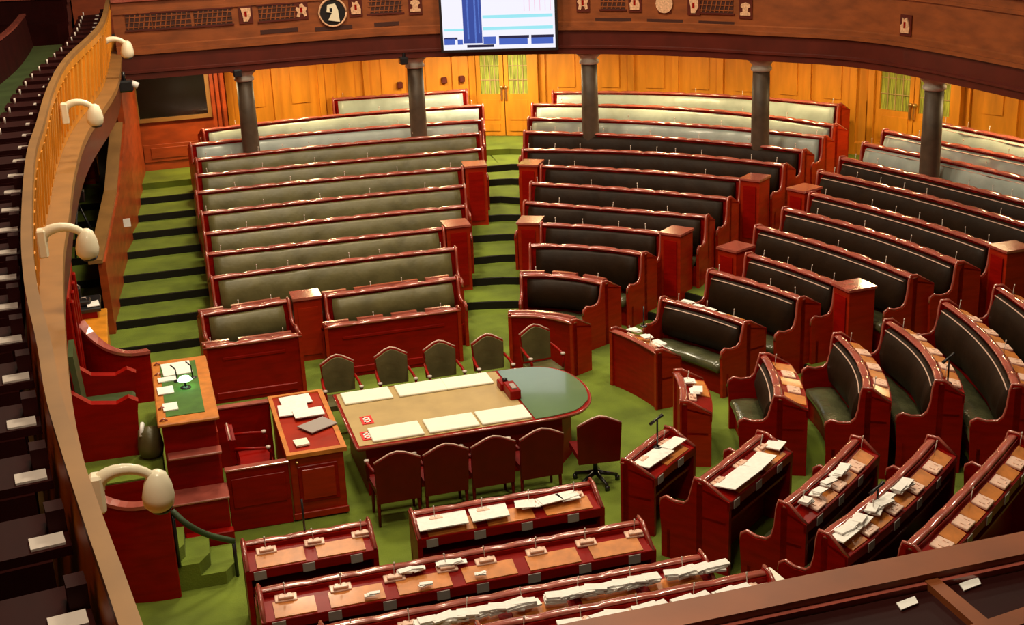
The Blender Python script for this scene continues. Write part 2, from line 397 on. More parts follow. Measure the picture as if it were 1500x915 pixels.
def bench(P, k, label, group, name='bench', leather='leathershade', seated=True, low=None, detail=0, blocks=False, top_highlight=False, flaps=False, mics=None, caps=(1, 1), cat='bench', deep=.34, micstep=1, seatin=True, zt=None, panelled=False):
    pts, nr, L = bench_path(P)
    zt = zt or zr(k); fo = fl(k) if k > 1 else 0; fi = fl(k-1) if k > 2 else 0
    if k >= 12: fi = fl(11)
    mid = pts[len(pts)//2]; t = thing(name, label, cat, (mid[0], mid[1], fi), group)
    ph = random.random()
    # back panel / desk body
    b = MB(); b.sweep(pts, nr, [(-.02, fi), (.05, fi), (.05, zt-.03), (-.02, zt-.03)])
    if panelled:
        b.sweep(pts[1:-1], nr[1:-1], [(-.035, fi+.06), (-.02, fi+.05), (-.02, fi+.16), (-.035, fi+.15)])
        b.sweep(pts[2:-2], nr[2:-2], [(-.035, zt-.24), (-.02, zt-.25), (-.02, zt-.20), (-.035, zt-.21)])
    b.build('back_panel', 'red', t)
    # wavy rail made of rounded flap edges
    n = max(1, round(L/SEAT)); fine, _ = resample(arc3(P), L/(n*8)); fn = normals(fine)
    def wv(i, j, u, z):
        w = abs(math.sin(PI*i/8))*(.35 if detail else 1); d = .020*w**.5-.010
        return u-(.012*w if u < 0 else 0), z+(d if z > zt-.02 else -.004*w)
    hi_ = .05 if not detail else .03
    b = MB(); b.sweep(fine, fn, [(-.045, zt-.032), (hi_, zt-.03), (hi_+.01, zt-.012), (hi_-.01, zt), (.0, zt+.002), (-.03, zt-.002), (-.048, zt-.01), (-.056, zt-.022)], wave=wv, smooth=True)
    b.build('rail', 'rail', t)
    # sloping desktop, shelf and rear lip on the far side
    b = MB(); b.sweep(pts, nr, [(.05, zt-.10), (deep, zt-.17), (deep, zt-.145), (.05, zt-.075)]); dt = b.build('desktop', 'red', t)
    if detail:
        sl = lambda u: zt-.075-.07*(u-.05)/(deep-.05)
        st = 5 if not blocks else 4; i0 = 1
        while i0+st-1 < len(pts):
            i1 = min(i0+st-(1 if not blocks else 2), len(pts)-2); u0, u1 = (.13 if not blocks else .075), deep-.015
            b = MB(); b.sweep(pts[i0:i1+1], nr[i0:i1+1], [(u0, sl(u0)-.005), (u1, sl(u1)-.005), (u1, sl(u1)+.012), (u0, sl(u0)+.012)]); b.build('writing_panel', 'tan', dt); i0 += st if not blocks else 4
    if detail:
        b = MB(); b.sweep(pts, nr, [(.05, zt-.42), (deep-.04, zt-.42), (deep-.04, zt-.39), (.05, zt-.39)]); b.build('shelf', 'red', t)
        b = MB(); b.sweep(pts, nr, [(deep-.02, zt-.24), (deep+.005, zt-.24), (deep+.005, zt-.15), (deep-.02, zt-.15)]); b.build('rear_lip', 'red', t)
    if seated:
        zb = fi+.47; e = .07
        ia = 1; ib = len(pts)-1
        pp = pts[ia:ib]; nn = nr[ia:ib]
        def cush(i, j, u, z):
            s = abs(math.sin(PI*(i+ph)/8.0))
            if (i+int(ph*9)) % 14 == 0 and u < -.05: u += .02
            return u-.016*s*(1 if u < -.03 else 0), z-(.014*(1-s) if j in (4, 5) else 0)
        hc = zt-zb
        b = MB(); b.sweep(pp, nn, [(-.02, zb), (-.07, zb), (-.135, zb+.10*hc), (-.165, zb+.38*hc), (-.135, zb+.64*hc), (-.085, zt-.095), (-.05, zt-.07), (-.02, zt-.07)], wave=cush, smooth=True); bk_ = b.build('backrest', leather, t)
        if top_highlight:
            b = MB(); b.tube([(p[0]-q[0]*.095, p[1]-q[1]*.095, zt-.095) for p, q in zip(pp, nn)], .009, 6); b.build('top_highlight', 'crest', bk_)  # highlight along the cushion top, drawn as a pale tube
        b = MB()
        def sc(i, j, u, z):
            s = abs(math.sin(PI*(i+.5)/4.0)); return u, z+(.018*s if z > fi+.42 else 0)
        b.sweep(pp, nn, [(-.06, fi+.33), (-.44, fi+.33), (-.46, fi+.38), (-.44, fi+.435), (-.28, fi+.445), (-.10, fi+.43)], wave=sc, smooth=True)
        b.build('seat', 'seat', t)
        b = MB(); b.sweep(pts, nr, [(-.38, fi), (-.34, fi), (-.34, fi+.34), (-.38, fi+.34)]); b.build('seat_base', 'red', t)
    for s, i in ((1, 0), (-1, -1)):
        if caps[0 if i == 0 else 1]:
            end_panel(t, pts[i], nr[i], k, s, zt, fi, seated, deep=deep, mt='red' if (blocks or detail == 2) else 'side')  # near blocks get the deeper red, shade put into the colour
    if flaps:
        for j in range(n):
            a_ = int((j+.1)/n*(len(pts)-1)); c_ = max(a_+2, int((j+.92)/n*(len(pts)-1)))
            b = MB(); b.sweep(pts[a_:c_+1], nr[a_:c_+1], [(.075, zt-.03), (.17, zt-.045), (.17, zt+.0), (.15, zt+.012), (.085, zt+.015)]); b.build('desk_flap', 'rail', t)
    # microphones
    if mics is not None:
        for j in range(n):
            if (j+mics) % micstep or (not detail and random.random() < .3): continue
            i = min(len(pts)-1, int((j+.5)/n*(len(pts)-1))); p, q = pts[i], nr[i]
            lay('microphone', MIC, t, (p[0]+q[0]*.09, p[1]+q[1]*.09, zt-.085), math.atan2(q[1], q[0])+random.uniform(-.5, .5), random.uniform(-.12, .12))
    if detail:
        for j in range(n):
            i = min(len(pts)-1, int((j+.5)/n*(len(pts)-1))); p, q = pts[i], nr[i]; rz = math.atan2(-q[0], q[1])
            if blocks:
                i = 4*j+4
                if i > len(pts)-2: continue
                p, q = pts[i], nr[i]; rz = math.atan2(-q[0], q[1]); u_ = (deep+.06)/2
                lay('voting_console', CONSB, t, (p[0]+q[0]*u_, p[1]+q[1]*u_, zt-.075-.07*(u_-.05)/(deep-.05)), rz, -.22)
            else: lay('voting_console', CONS, t, (p[0]+q[0]*.10, p[1]+q[1]*.10, zt-.088), rz+random.uniform(-.05, .05), -.2)
            if detail > 1: lay('seat_number_tag', TAGM, t, (p[0]+q[0]*(deep+.012)+q[1]*.1, p[1]+q[1]*(deep+.012)-q[0]*.1, zt-.20), rz)
    t['_path'] = 0; del t['_path']
    return t, pts, nr
def cabinet(P, q, k, w, label, group=None, d=.42):
    """box cabinet closing the end of a row; P = point of its inner front corner, width w along the row"""
    fi = fl(k-1); zt = zr(k)+.03; fr = frame(P, q)
    t = thing('end_cabinet', label, 'cabinet', fr(.1, fi, w/2), group)
    b = MB(); b.plate([fr(-.10, fi, 0), fr(-.10, fi, w), fr(d-.1, fi, w), fr(d-.1, fi, 0)], (0, 0, zt-.03-fi)); b.build('carcass', 'side', t)
    b = MB(); b.plate([fr(-.125, zt-.03, -.02), fr(-.125, zt-.03, w+.02), fr(d-.08, zt-.03, w+.02), fr(d-.08, zt-.03, -.02)], (0, 0, .035)); b.build('lid', 'rail', t)
    b = MB(); b.plate([fr(-.11, fi+.1, .06), fr(-.11, fi+.1, w-.06), fr(-.11, zt-.12, w-.06), fr(-.11, zt-.12, .06)], Vector(fr(-.012, 0, 0))-Vector(fr(0, 0, 0))); b.build('door_panel', 'red', t)
    return t

ORD = ['', 'front', 'second', 'third', 'fourth', 'fifth', 'sixth', 'seventh', 'eighth', 'ninth', 'tenth', 'eleventh', 'rearmost']
def lea(k, far): return 'leather'
# block 1 (left, straight rows)
ends1 = {}
for k in range(3, 13):
    P = R1[k]
    if k in (4, 7):   # the end cabinet takes the last stretch of the row
        a = Vector(P[2])-Vector(P[1]); P = [P[0], P[1], tuple(Vector(P[2])-a.normalized()*.42)]
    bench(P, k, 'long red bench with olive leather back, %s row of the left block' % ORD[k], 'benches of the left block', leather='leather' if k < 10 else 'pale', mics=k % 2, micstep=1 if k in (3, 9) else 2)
    if k in (4, 7):
        pts, nr, L = bench_path(P)
        cabinet((pts[-1][0]+.02, pts[-1][1]), nr[-1], k, .40, 'tall red wood cabinet closing the right end of the left block, the %s one' % ('lower' if k == 4 else 'upper'))
# second row of block 1 : two benches with a cupboard between, and the two front desks
z2 = zr(2)
pa, pb, pc, pd = [tuple(at(x, y, z2).xy) for x, y in ((292, 459), (424, 438), (473, 432), (671, 405))]
def lin(a, b): return [a, tuple((Vector(a)+Vector(b))/2), b]
bench(lin(pa, pb), 2, 'short two seat olive leather bench behind the leftmost front desk', 'front benches of the left block', leather='leather', mics=0, flaps=True)
bench(lin(pc, pd), 2, 'four seat olive leather bench behind the wider front desk of the left block', 'front benches of the left block', leather='leather', mics=0, flaps=True)
fr = frame(pb, (0, 1))
cb = thing('cupboard', 'plain red wood cupboard filling the gap between the two front left benches', 'cupboard', (pb[0]+.25, pb[1], 0))
MB().box((pb[0]+.04, pb[1]-.06, 0), (pc[0]-.04, pb[1]+.3, z2-.02)).build('carcass', 'side', cb)
MB().box((pb[0]+.03, pb[1]-.09, z2-.02), (pc[0]-.03, pb[1]+.32, z2+.02)).build('lid', 'rail', cb)
MB().box((pb[0]+.1, pb[1]-.075, .1), (pc[0]-.1, pb[1]-.06, z2-.15)).build('door_panel', 'side', cb)
fa = [tuple(at(x, y, .86).xy) for x, y in ((297, 509), (442, 491))]; fb = [tuple(at(x, y, .84).xy) for x, y in ((474, 477), (679, 457))]
fa[1] = (fa[1][0], fa[0][1]); fb[1] = (fb[1][0], fb[0][1])
bench(lin(*fa), 1, 'short panelled front desk at the left, directly behind the pen with the carved chair', 'front desks of the left block', name='front_desk', cat='desk', seated=False, mics=0, zt=.88, panelled=True, flaps=True)
bench(lin(*fb), 1, 'long panelled front desk behind the olive chairs of the central table', 'front desks of the left block', name='front_desk', cat='desk', seated=False, mics=1, micstep=2, panelled=True, flaps=True)

# block 2 (middle)
for k in range(1, 13):
    P = R2[k]
    if k in (4, 7):
        a = arc3(P); P = [a[3 if k == 4 else 2], a[12], a[21 if k == 4 else 22]]
    if k == 1:
        bench(P, 1, 'low front desk of the middle block with an olive chair standing against it', 'front desks', name='front_desk', cat='desk', seated=False, mics=0, micstep=2, flaps=True)
    else:
        bench(P, k, 'curved leather bench, %s row of the middle block' % ORD[k], 'benches of the middle block', leather='leathershade' if k < 10 else 'pale', mics=k % 2, micstep=1 if k in (3, 4, 7, 8, 9) else 2, flaps=k == 2)  # forward rows use the shade-darkened copy of the leather
    if k in (4, 7):
        a = arc3(R2[k]); n_ = normals(a); i0, i1 = (0, 21) if k == 4 else (0, 22)
        cabinet(a[i0], n_[1], k, .36, 'tall red cabinet at the aisle end, left side of the middle block, the %s one' % ('lower' if k == 4 else 'upper'))
        cabinet(a[i1], n_[-1], k, .36, 'tall red cabinet at the right side of the middle block, the %s one' % ('lower' if k == 4 else 'upper'))
# block 3 (right)
for k in range(1, 13):
    P = R3[k]
    if k == 4 or k == 7:
        a = arc3(P); P = [a[4 if k == 4 else 2], a[12], a[20 if k == 4 else 22]]
    if k == 1:
        bench(P, 1, 'free standing red desk with papers on top, at the right beyond the table end', 'front desks', name='front_desk', cat='desk', seated=False, mics=0, detail=1)
    else:
        bench(P, k, 'curved leather bench, %s row of the right block' % ORD[k], 'benches of the right block', leather='leathershade' if k < 10 else 'pale', mics=k % 2, micstep=1, detail=1 if k == 2 else 0, top_highlight=True)  # shade on the forward rows comes from the darker leather copy
    if k in (4, 7):
        a = arc3(R3[k]); n_ = normals(a); i1 = 20 if k == 4 else 22
        cabinet(a[0], n_[1], k, .36, 'tall red cabinet at the left ends of the right block, the %s one' % ('lower' if k == 4 else 'upper'))
        cabinet(a[i1], n_[-1], k, .38, 'tall red cabinet at the right ends of the right block, the %s one' % ('lower' if k == 4 else 'upper'))
# block 4, 5 and 6 : the same horseshoe on the near side of its axis
BP = {}
B4 = {1: [(991,542),(1001,565),(1001,590)], 2: [(1119,518),(1135,548),(1141,583)], 3: [(1226,488),(1258,523),(1271,571)], 4: [(1300,468),(1352,508),(1378,560)], 5: [(1383,440),(1445,490),(1491,566)], 6: [(1462,418),(1530,470),(1590,562)]}
B5 = {1: [(980,626),(945,650),(914,676)], 2: [(1118,633),(1075,666),(1023,705)], 3: [(1256,640),(1212,684),(1147,739)], 4: [(1368,640),(1302,708),(1206,783)], 5: [(1487,634),(1428,702),(1330,800)]}
for k in range(1, 7):
    P = W2(B4[k], k)
    bench(P, k, ('small red desk with scattered papers, right of the central table' if k == 1 else 'curved bench with tan desktop, %s row of the far right block seen from its end' % ORD[k]),
          'benches of the far right block' if k > 1 else None, name='front_desk' if k == 1 else 'bench', cat='desk' if k == 1 else 'bench', seated=k > 1, detail=1, blocks=k > 1, mics=0, micstep=3, deep=.34 if k < 3 else .27, top_highlight=True)
for k in range(1, 6):
    P = W2(B5[k], k)
    BP[5, k] = bench(P, k, ('red desk with a black microphone, nearest the right end of the table' if k == 1 else 'curved bench with tan desktop and papers, %s row of the lower right block' % ORD[k]),
          'benches of the lower right block' if k > 1 else None, name='front_desk' if k == 1 else 'bench', cat='desk' if k == 1 else 'bench', seated=k > 1, detail=2, blocks=k > 2, mics=0, micstep=3, deep=.36 if k < 3 else .25)
# block 6
def B6(a, b, k, label, **kw):
    A = at(a[0], a[1], zr(k) if k > 1 else .84); B = at(b[0], b[1], zr(k) if k > 1 else .84); y = (A.y+B.y)/2
    return bench(lin((B.x, y), (A.x, y)), k, label, 'desks and benches of the near block', detail=2, mics=0, **kw)
B6((352, 795), (543, 763), 1, 'short two seat desk at lower left, in front of the clerk desk', name='front_desk', cat='desk', seated=False)
B6((600, 752), (868, 703), 1, 'long front desk covered with white papers, below the red chairs of the table', name='front_desk', cat='desk', seated=False)
BP[6, 2] = B6((376, 869), (938, 757), 2, 'long bench and desk, second row up from the lower left')
BP[6, 3] = B6((470, 931), (1024, 802), 3, 'long bench and desk heaped with papers, third row at the bottom')
BP[6, 4] = B6((700, 925), (1122, 829), 4, 'long bench and desk at the very bottom, just above the gallery rail')

# ------------------------------------------------------------------ lights
def area(name, loc, size, power, col=(1, .86, .66), rot=(0, 0, 0), sy=None):
    l = bpy.data.lights.new(name, 'AREA'); l.energy = power; l.size = size; l.color = col
    if sy: l.shape = 'RECTANGLE'; l.size_y = sy
    o = bpy.data.objects.new(name, l); COL.objects.link(o); o.location = loc; o.rotation_euler = rot; return o
for x, y, e in ((2, 10, 230), (2, 17, 330), (3, 22, 330), (6.5, 13, 250), (6.5, 20, 250), (14, 17, 300), (0, 14, 120), (.5, 4.2, 190)):  # final pair: unseen lamps added to brighten left side and near rail
    area('ceiling_and_fill_source', (x, y, 9.9), 1.1, e*1.12, (1, .84, .6))
area('gallery_soffit_source', (7.4, 27.3, 3.48), .4, 90, (1, .9, .65))
for i in range(10, len(G)//2+20, 14):
    p, q = G[i], GN[i]
    area('gallery_soffit_source', (p[0]+q[0]*1.5, p[1]+q[1]*1.5, 3.48), .4, 62, (1, .74, .36))
w = bpy.data.worlds.new('world'); SC.world = w; w.use_nodes = True
w.node_tree.nodes['Background'].inputs[0].default_value = (1, .8, .6, 1); w.node_tree.nodes['Background'].inputs[1].default_value = .02
MB().box((-8, -3, 10.2), (24, 33, 10.4)).build('ceiling', 'ceil')['kind'] = 'structure'

# ------------------------------------------------------------------ left parapet, ledge and wall
T = [tuple(at(x, y, 4.95).xy) for x, y in ((208, 911), (180, 834), (154, 765), (110, 640), (89, 572), (75, 500), (60, 442), (52, 400), (47, 340), (48, 262), (53, 216), (64, 180), (79, 127), (103, 84), (150, 36))]
T = [(T[0][0]+.10, T[0][1]-.7)]+T+[(-.10, 26.3)]
LP = catmull(T, 8); LP, _ = resample(LP, .2); LN = normals(LP)
g = MB(); g.sweep(LP, LN, [(.11, 4.0), (.16, 4.0), (.07, 4.9), (.02, 4.9)])
for i in range(2, len(LP)-2, 2):
    p = LP[i:i+2]; q = LN[i:i+2]; p = [p[0], (p[0][0]*.6+p[1][0]*.4, p[0][1]*.6+p[1][1]*.4)]
    g.sweep(p, q, [(.07, 4.12), (.13, 4.12), (.05, 4.8), (.0, 4.8)])
g.sweep(LP, LN, [(.01, 4.8), (0.06, 4.8), (0.06, 4.9), (.0, 4.9)])
struct(g.build('trim_5', 'wall'), 'ribbed wooden parapet curving down the left side')
g = MB(); g.sweep(LP, LN, [(0, 4.9), (.07, 4.9), (.07, 4.955), (0, 4.955)]); struct(g.build('trim_6', 'ledge'), 'tan handrail of the left parapet')
g = MB(); g.sweep(LP, LN, [(-.09, 3.9), (.22, 3.9), (.22, 4.0), (-.09, 3.99)]); struct(g.build('trim_7', 'ledge'), 'wide tan ledge at the foot of the left parapet')
g = MB(); g.sweep(LP, LN, [(-.04, 3.5), (.1, 3.5), (.1, 3.9), (-.04, 3.9)]); g.sweep(LP, LN, [(.07, 3.86), (3.6, 3.86), (3.6, 3.96), (.07, 3.96)])
struct(g.build('trim_8', 'galdark'), 'beam and floor of the left gallery')
g = MB(); g.box((-1.35, -1, 0), (-1.2, 20.5, 3.9)); g.box((-3.2, 20.5, 0), (-3.05, 30, 3.9))
for y in range(0, 20):
    g.box((-1.2, y+.1, .3), (-1.17, y+.85, 2.6))
struct(g.build('wall_left', 'wallred'), 'russet panelled wall behind the presiding chair')
g = MB(); g.box((-4.1, -3, 3.9), (-3.9, 33, 10.2))
for i in range(60): g.box((-3.9, i*.5, 5.4), (-3.84, i*.5+.18, 9.5))
struct(g.build('wall_side', 'wallred'), 'slatted wall behind the left gallery')
g = MB(); g.box((-4.1, 30.1, 3.9), (.4, 30.3, 10.2))
for i in range(24): g.box((-4.0+i*.18, 30.02, 5.7), (-3.92+i*.18, 30.1, 9.5))
struct(g.build('wall_corner', 'wallred'), 'slatted wall closing the far end of the left gallery')
g = MB()
for j in range(4): g.box((-4.0, 26.7+.85*j, 3.9), (-.9, 30.1, 4.1+.3*j))
struct(g.build('trim_14', 'galdark'), 'stepped floor of the far left gallery corner')
for j in range(4):
    t = thing('gallery_bench', 'dark red curved bench in the far left gallery corner, %s row from the front' % ('first', 'second', 'third', 'fourth')[j], 'bench', (-2.2, 27+.85*j, 4.1+.3*j), 'benches in the far left gallery corner')
    pth = [tuple(p) for p in arc3([(-3.9, 27.2+.8*j), (-2.4, 27.35+.8*j), (-1.0, 27.0+.8*j)])]; nn_ = normals(pth); z_ = 4.1+.3*j
    MB().sweep(pth, nn_, [(-.3, z_), (.1, z_), (.1, z_+.42), (-.3, z_+.42)]).build('seat', 'upperwood', t)
    MB().sweep(pth, nn_, [(.08, z_), (.15, z_), (.2, z_+.85), (.13, z_+.85)]).build('backrest', 'upperwood', t)
    MB().sweep(pth, nn_, [(.10, z_+.85), (.22, z_+.85), (.22, z_+.89), (.10, z_+.89)]).build('top_rail', 'rail', t)
# gallery desks behind the parapet
def gdesk():
    t = thing('gallery_desk', 'small dark gallery desk with a pale card behind the left parapet, one of the row', 'desk', (0, 0, 3.96), 'small desks along the left gallery')
    b = MB(); b.box((-.19, -.19, 3.96), (.17, .19, 4.70)); b.box((-.27, -.17, 4.70), (.19, .17, 4.74)); b.box((-.27, -.06, 4.74), (-.2, .04, 4.84)); b.build('carcass', 'upperwood', t)
    b = MB(); b.box((-.25, .05, 4.74), (-.12, .15, 4.75)); b.build('card', 'mic', t)
    b = MB(); b.tube([(.1, -.1, 4.73), (.1, -.1, 4.80)], .012, 6); b.build('microphone', 'mic', t)
    return t
gd0 = gdesk(); first = True
acc, _ = resample(LP, .64); an = normals(acc)
for i, (p, q) in enumerate(zip(acc[1:-1], an[1:-1])):
    o = gd0 if first else copy_tree(gd0); first = False
    o.location = (p[0]+q[0]*.38, p[1]+q[1]*.38, 3.96); o.rotation_euler.z = math.atan2(q[1], q[0])
for j, u in enumerate((1.15, 2.2)):
    t = thing('gallery_bench', ['dark curved bench in the left gallery, the row nearer the parapet', 'dark curved bench in the left gallery, the row nearer the slatted wall'][j], 'bench', (LP[40][0]-u, LP[40][1], 3.96+.25*j))
    zz = 3.96+.28*j
    MB().sweep(LP[2:-8], LN[2:-8], [(u-.3, zz), (u+.2, zz), (u+.2, zz+.42), (u-.3, zz+.42)]).build('seat', 'green', t)
    MB().sweep(LP[2:-8], LN[2:-8], [(u+.16, zz+.3), (u+.24, zz+.3), (u+.30, zz+.95), (u+.24, zz+.95)]).build('backrest', 'upperwood', t)
    MB().sweep(LP[2:-8], LN[2:-8], [(u+.22, zz+.95), (u+.32, zz+.95), (u+.32, zz+.98), (u+.22, zz+.98)]).build('top_rail', 'rail', t)

# white goose neck lamps on the parapet
def lamp(px, py, z, label, reach=.42, s=1.0, head=(0, 0)):
    p = at(px, py, z); t = thing('gallery_lamp', label, 'lamp', p, 'cream goose neck lamps on the left parapet')
    d = Vector((math.cos(head[0]), math.sin(head[0]), 0))
    MB().box((p.x-.035*s, p.y-.05*s, p.z-.11*s), (p.x+.035*s, p.y+.05*s, p.z+.11*s), .012).build('mount', 'cream', t)
    pts = []
    for i in range(13):
        a = PI*i/12; pts.append(p+d*(reach/2*(1-math.cos(a*.93)))+Vector((0, 0, .02+.115*s*math.sin(a*.93)-.05*s*i/12)))
    MB().tube(pts, [.045*s-.0016*i for i in range(13)], 10).build('arm', 'cream', t)
    e = pts[-1]
    hd = MB().lathe(e+Vector((0, 0, .05*s)), [(.02*s, .03*s), (.05*s, .01*s), (.075*s, -.05*s), (.088*s, -.12*s), (.082*s, -.17*s), (.055*s, -.20*s), (.0, -.205*s)], 18, (0.06, .02, 1)).build('lamp_head', 'cream', t)
    MB().lathe(e+Vector((0, 0, .05*s)), [(.06*s, -.195*s), (.05*s, -.215*s), (.0, -.217*s)], 14).build('lens', 'black', hd)
lamp(143, 722, 4.74, 'big cream goose neck lamp at lower left, nearest on the white rail', .25, .78)
lamp(62, 356, 4.55, 'cream goose neck lamp on the left parapet above the green stairs, second nearest', .33, 1.0)
lamp(95, 166, 4.55, 'cream goose neck lamp on the left parapet beside the grey pillar, third nearest', .34, 1.1)
lamp(151, 70, 4.5, 'cream goose neck lamp at the far upper left end of the parapet', .38, 1.2)
p = at(184, 122, 3.75)
t = thing('surveillance_camera', 'black camera with a white lens hood hanging under the far end of the ledge', 'camera', p)
MB().box((p.x-.14, p.y-.12, p.z-.14), (p.x+.12, p.y+.12, p.z+.06), .03).build('housing', 'black', t)
MB().tube([p+Vector((.1, -.05, -.0)), p+Vector((.2, -.07, -.05))], .055, 12).build('lens_hood', 'white', t)
MB().tube([p+Vector((-.02, 0, .05)), p+Vector((-.02, 0, .2))], .03).build('bracket', 'black', t)

# ------------------------------------------------------------------ left lobby : partition, pillar, window, drawers
def wall_seg(m, a, b, z0, z1, th=.12, ztop2=None):
    a = Vector(a); b = Vector(b); n = Vector((-(b-a).y, (b-a).x)).normalized()*th
    zt2 = z1 if ztop2 is None else ztop2
    P = [(a.x, a.y, z0), (b.x, b.y, z0), (b.x, b.y, zt2), (a.x, a.y, z1)]
    m.plate(P, (n.x, n.y, 0))
b = MB(); wall_seg(b, (0.02, 28.6), (-.25, 25.9), 0, 3.5)
wall_seg(b, (-.25, 25.9), (-.50, 24.4), 0, 2.7, ztop2=1.75)
wall_seg(b, (-.50, 24.4), (-.81, 21.3), 0, 1.75, ztop2=1.35)
t = struct(b.build('wall_partition', 'wallred'), 'russet wood partition between the side stairs and the lobby')
fr2 = lambda s, z, u=-.015: (0.02+(-.27)*s+.0-u*.99, 28.6-2.7*s, z)
b = MB()
pts = []
for i in range(20):
    a = 2*PI*i/20; pts.append(fr2(.55+.22*math.cos(a), 2.35+.55*math.sin(a), -.02))
b.plate(pts, (.03, 0, 0)); b.build('oval_panel', 'side', t)
b = MB(); wall_seg(b, (-.225, 25.9), (-.475, 24.4), 2.7, 2.75, .16, 1.80); 
b = MB(); b.plate([(-.17, 25.9, 2.68), (-.42, 24.4, 1.74), (-.42, 24.4, 1.80), (-.17, 25.9, 2.74)], (-.22, -.02, 0)); b.plate([(-.42, 24.4, 1.74), (-.73, 21.25, 1.34), (-.73, 21.25, 1.40), (-.42, 24.4, 1.80)], (-.22, 0, 0)); b.build('capping', 'ledge', t)
t = thing('pillar', 'square grey pillar in the lobby behind the russet partition', 'pillar', (-.62, 27.7, 0))
MB().box((-.76, 27.56, 0), (-.48, 27.84, 3.5), .02).build('shaft', 'greycol', t)
MB().box((-.79, 27.53, 0), (-.45, 27.87, .6), .02).build('base', 'greycol', t)
t = thing('sideboard', 'stack of russet wood drawers in the lobby below a dark pane', 'cabinet', (-1.2, 28.2, 0))
b = MB(); b.box((-2.0, 28.0, 0), (-.80, 28.5, 1.75), .01); b.build('carcass', 'wallred', t)
for i in range(3):
    dq = MB().box((-1.95, 27.97, .45+.42*i), (-.85, 28.0, .80+.42*i), .008).build('drawer', 'side', t)
MB().box((-2.02, 27.95, 1.75), (-.78, 28.52, 1.8)).build('top', 'rail', t)
w2 = MB().box((-2.3, 28.55, 2.0), (-.80, 28.6, 3.3)).build('window_2', 'dark'); struct(w2, 'dark pane in the lobby left of the grey pillar')
b = MB(); b.box((-2.36, 28.52, 1.94), (-.74, 28.62, 2.0)); b.box((-2.36, 28.52, 3.3), (-.74, 28.62, 3.5)); b.box((-.80, 28.52, 2.0), (-.74, 28.62, 3.3)); b.build('window_frame', 'rail', w2)
t = thing('paper_notice', 'small white paper stuck to the end of the low partition by the stairs', 'paper', at(186, 325, 1.9))
p = at(186, 326, 1.55); MB().box((p.x-.06, p.y-.01, p.z-.07), (p.x+.06, p.y+.01, p.z+.07)).build('sheet', 'white', t)
# tripod camera and a cluttered dark table in the box below the parapet
p = at(118, 330, 1.4)
t = thing('tripod_camera', 'black camera on a tripod partly hidden by the left ledge', 'camera', p)
MB().box((p.x-.16, p.y-.1, p.z+.42), (p.x+.14, p.y+.1, p.z+.62), .02).build('camera_body', 'black', t)
MB().tube([p+Vector((-.05, 0, .52)), p+Vector((-.28, -.05, .70))], [.06, .05], 10).build('viewfinder', 'black', t)
for a in (0, 2.1, 4.2): MB().tube([p+Vector((0, 0, .42)), p+Vector((.3*math.cos(a), .3*math.sin(a), -.5))], .02, 6).build('leg', 'black', t)
MB().box((p.x-.14, p.y-.12, p.z+.1), (p.x-.10, p.y-.09, p.z+.36)).build('screen', 'white', t)
p = at(118, 440, 1.2)
t = thing('equipment_table', 'dark table heaped with equipment and papers at the foot of the partition', 'table', (p.x, p.y, 0))
MB().box((max(-1.15, p.x-.5), p.y-.35, 1.10), (p.x+.28, p.y+.35, 1.16), .01).build('tabletop', 'black', t)
MB().box((max(-1.13, p.x-.45), p.y-.3, 0), (p.x+.22, p.y+.3, 1.10)).build('base', 'red', t)
for i, (dx, dy, w_, h_) in enumerate(((-.2, .1, .22, .12), (.05, -.1, .2, .08), (-.05, .2, .12, .2))):
    tt = thing('equipment_case', ['largest black equipment case on the dark table below the ledge', 'flat black equipment case on the dark table below the ledge', 'upright black equipment case on the dark table below the ledge'][i], 'case', (p.x+dx, p.y+dy, 1.16))
    MB().box((p.x+dx-w_/2, p.y+dy-.1, 1.16), (p.x+dx+w_/2, p.y+dy+.1, 1.16+h_), .015).build('shell', 'black', tt)
    MB().tube([(p.x+dx-.04, p.y+dy, 1.16+h_), (p.x+dx-.03, p.y+dy, 1.19+h_), (p.x+dx+.03, p.y+dy, 1.19+h_), (p.x+dx+.04, p.y+dy, 1.16+h_)], .006, 6).build('handle', 'mic', tt)
tt = MB().plate([(p.x+.10, p.y-.3, 1.17), (p.x+.27, p.y-.27, 1.17), (p.x+.25, p.y-.10, 1.20), (p.x+.08, p.y-.12, 1.18)], (0, 0, .01)).build('paper_sheet', 'white')
tag(tt, 'crumpled white paper on the dark equipment table', 'paper')
b = MB(); b.box((-1.18, 18.2, 0), (-.74, 19.9, .95), .02); b.box((-1.18, 18.15, .95), (-.72, 19.95, 1.0), .01); o = struct(b.build('trim_9', 'wall'), 'honey wood boxed dwarf wall beside the stairs')

# ------------------------------------------------------------------ window 1, doors, wall items
WY = 28.8
b = MB(); b.box((-.05, WY-.10, 1.17), (1.95, WY+.06, 3.5)); b.box((.15, WY-.13, 1.35), (1.5, WY-.10, 1.72), .008); b.box((.3, WY-.145, 1.42), (1.35, WY-.12, 1.65), .008)
struct(b.build('trim_10', 'wallred'), 'russet wood surround of the black window')
w1 = struct(MB().box((.16, WY-.12, 2.28), (1.56, WY-.08, 3.42)).build('window_1', 'dark'), 'large black pane at the left end of the back wall')
b = MB()
for a_, c_ in (((.08, 2.20), (1.64, 2.28)), ((.08, 3.42), (1.64, 3.5)), ((.08, 2.28), (.16, 3.42)), ((1.56, 2.28), (1.64, 3.42))): b.box((a_[0], WY-.17, a_[1]), (c_[0], WY-.08, c_[1]))
b.build('window_frame', 'ledge', w1)
b = MB()
for x in (1.66, 1.76, 1.88): b.box((x, WY-.2, 1.17), (x+.07, WY-.08, 3.5))
b.build('fluted_pilaster', 'wallred', w1)
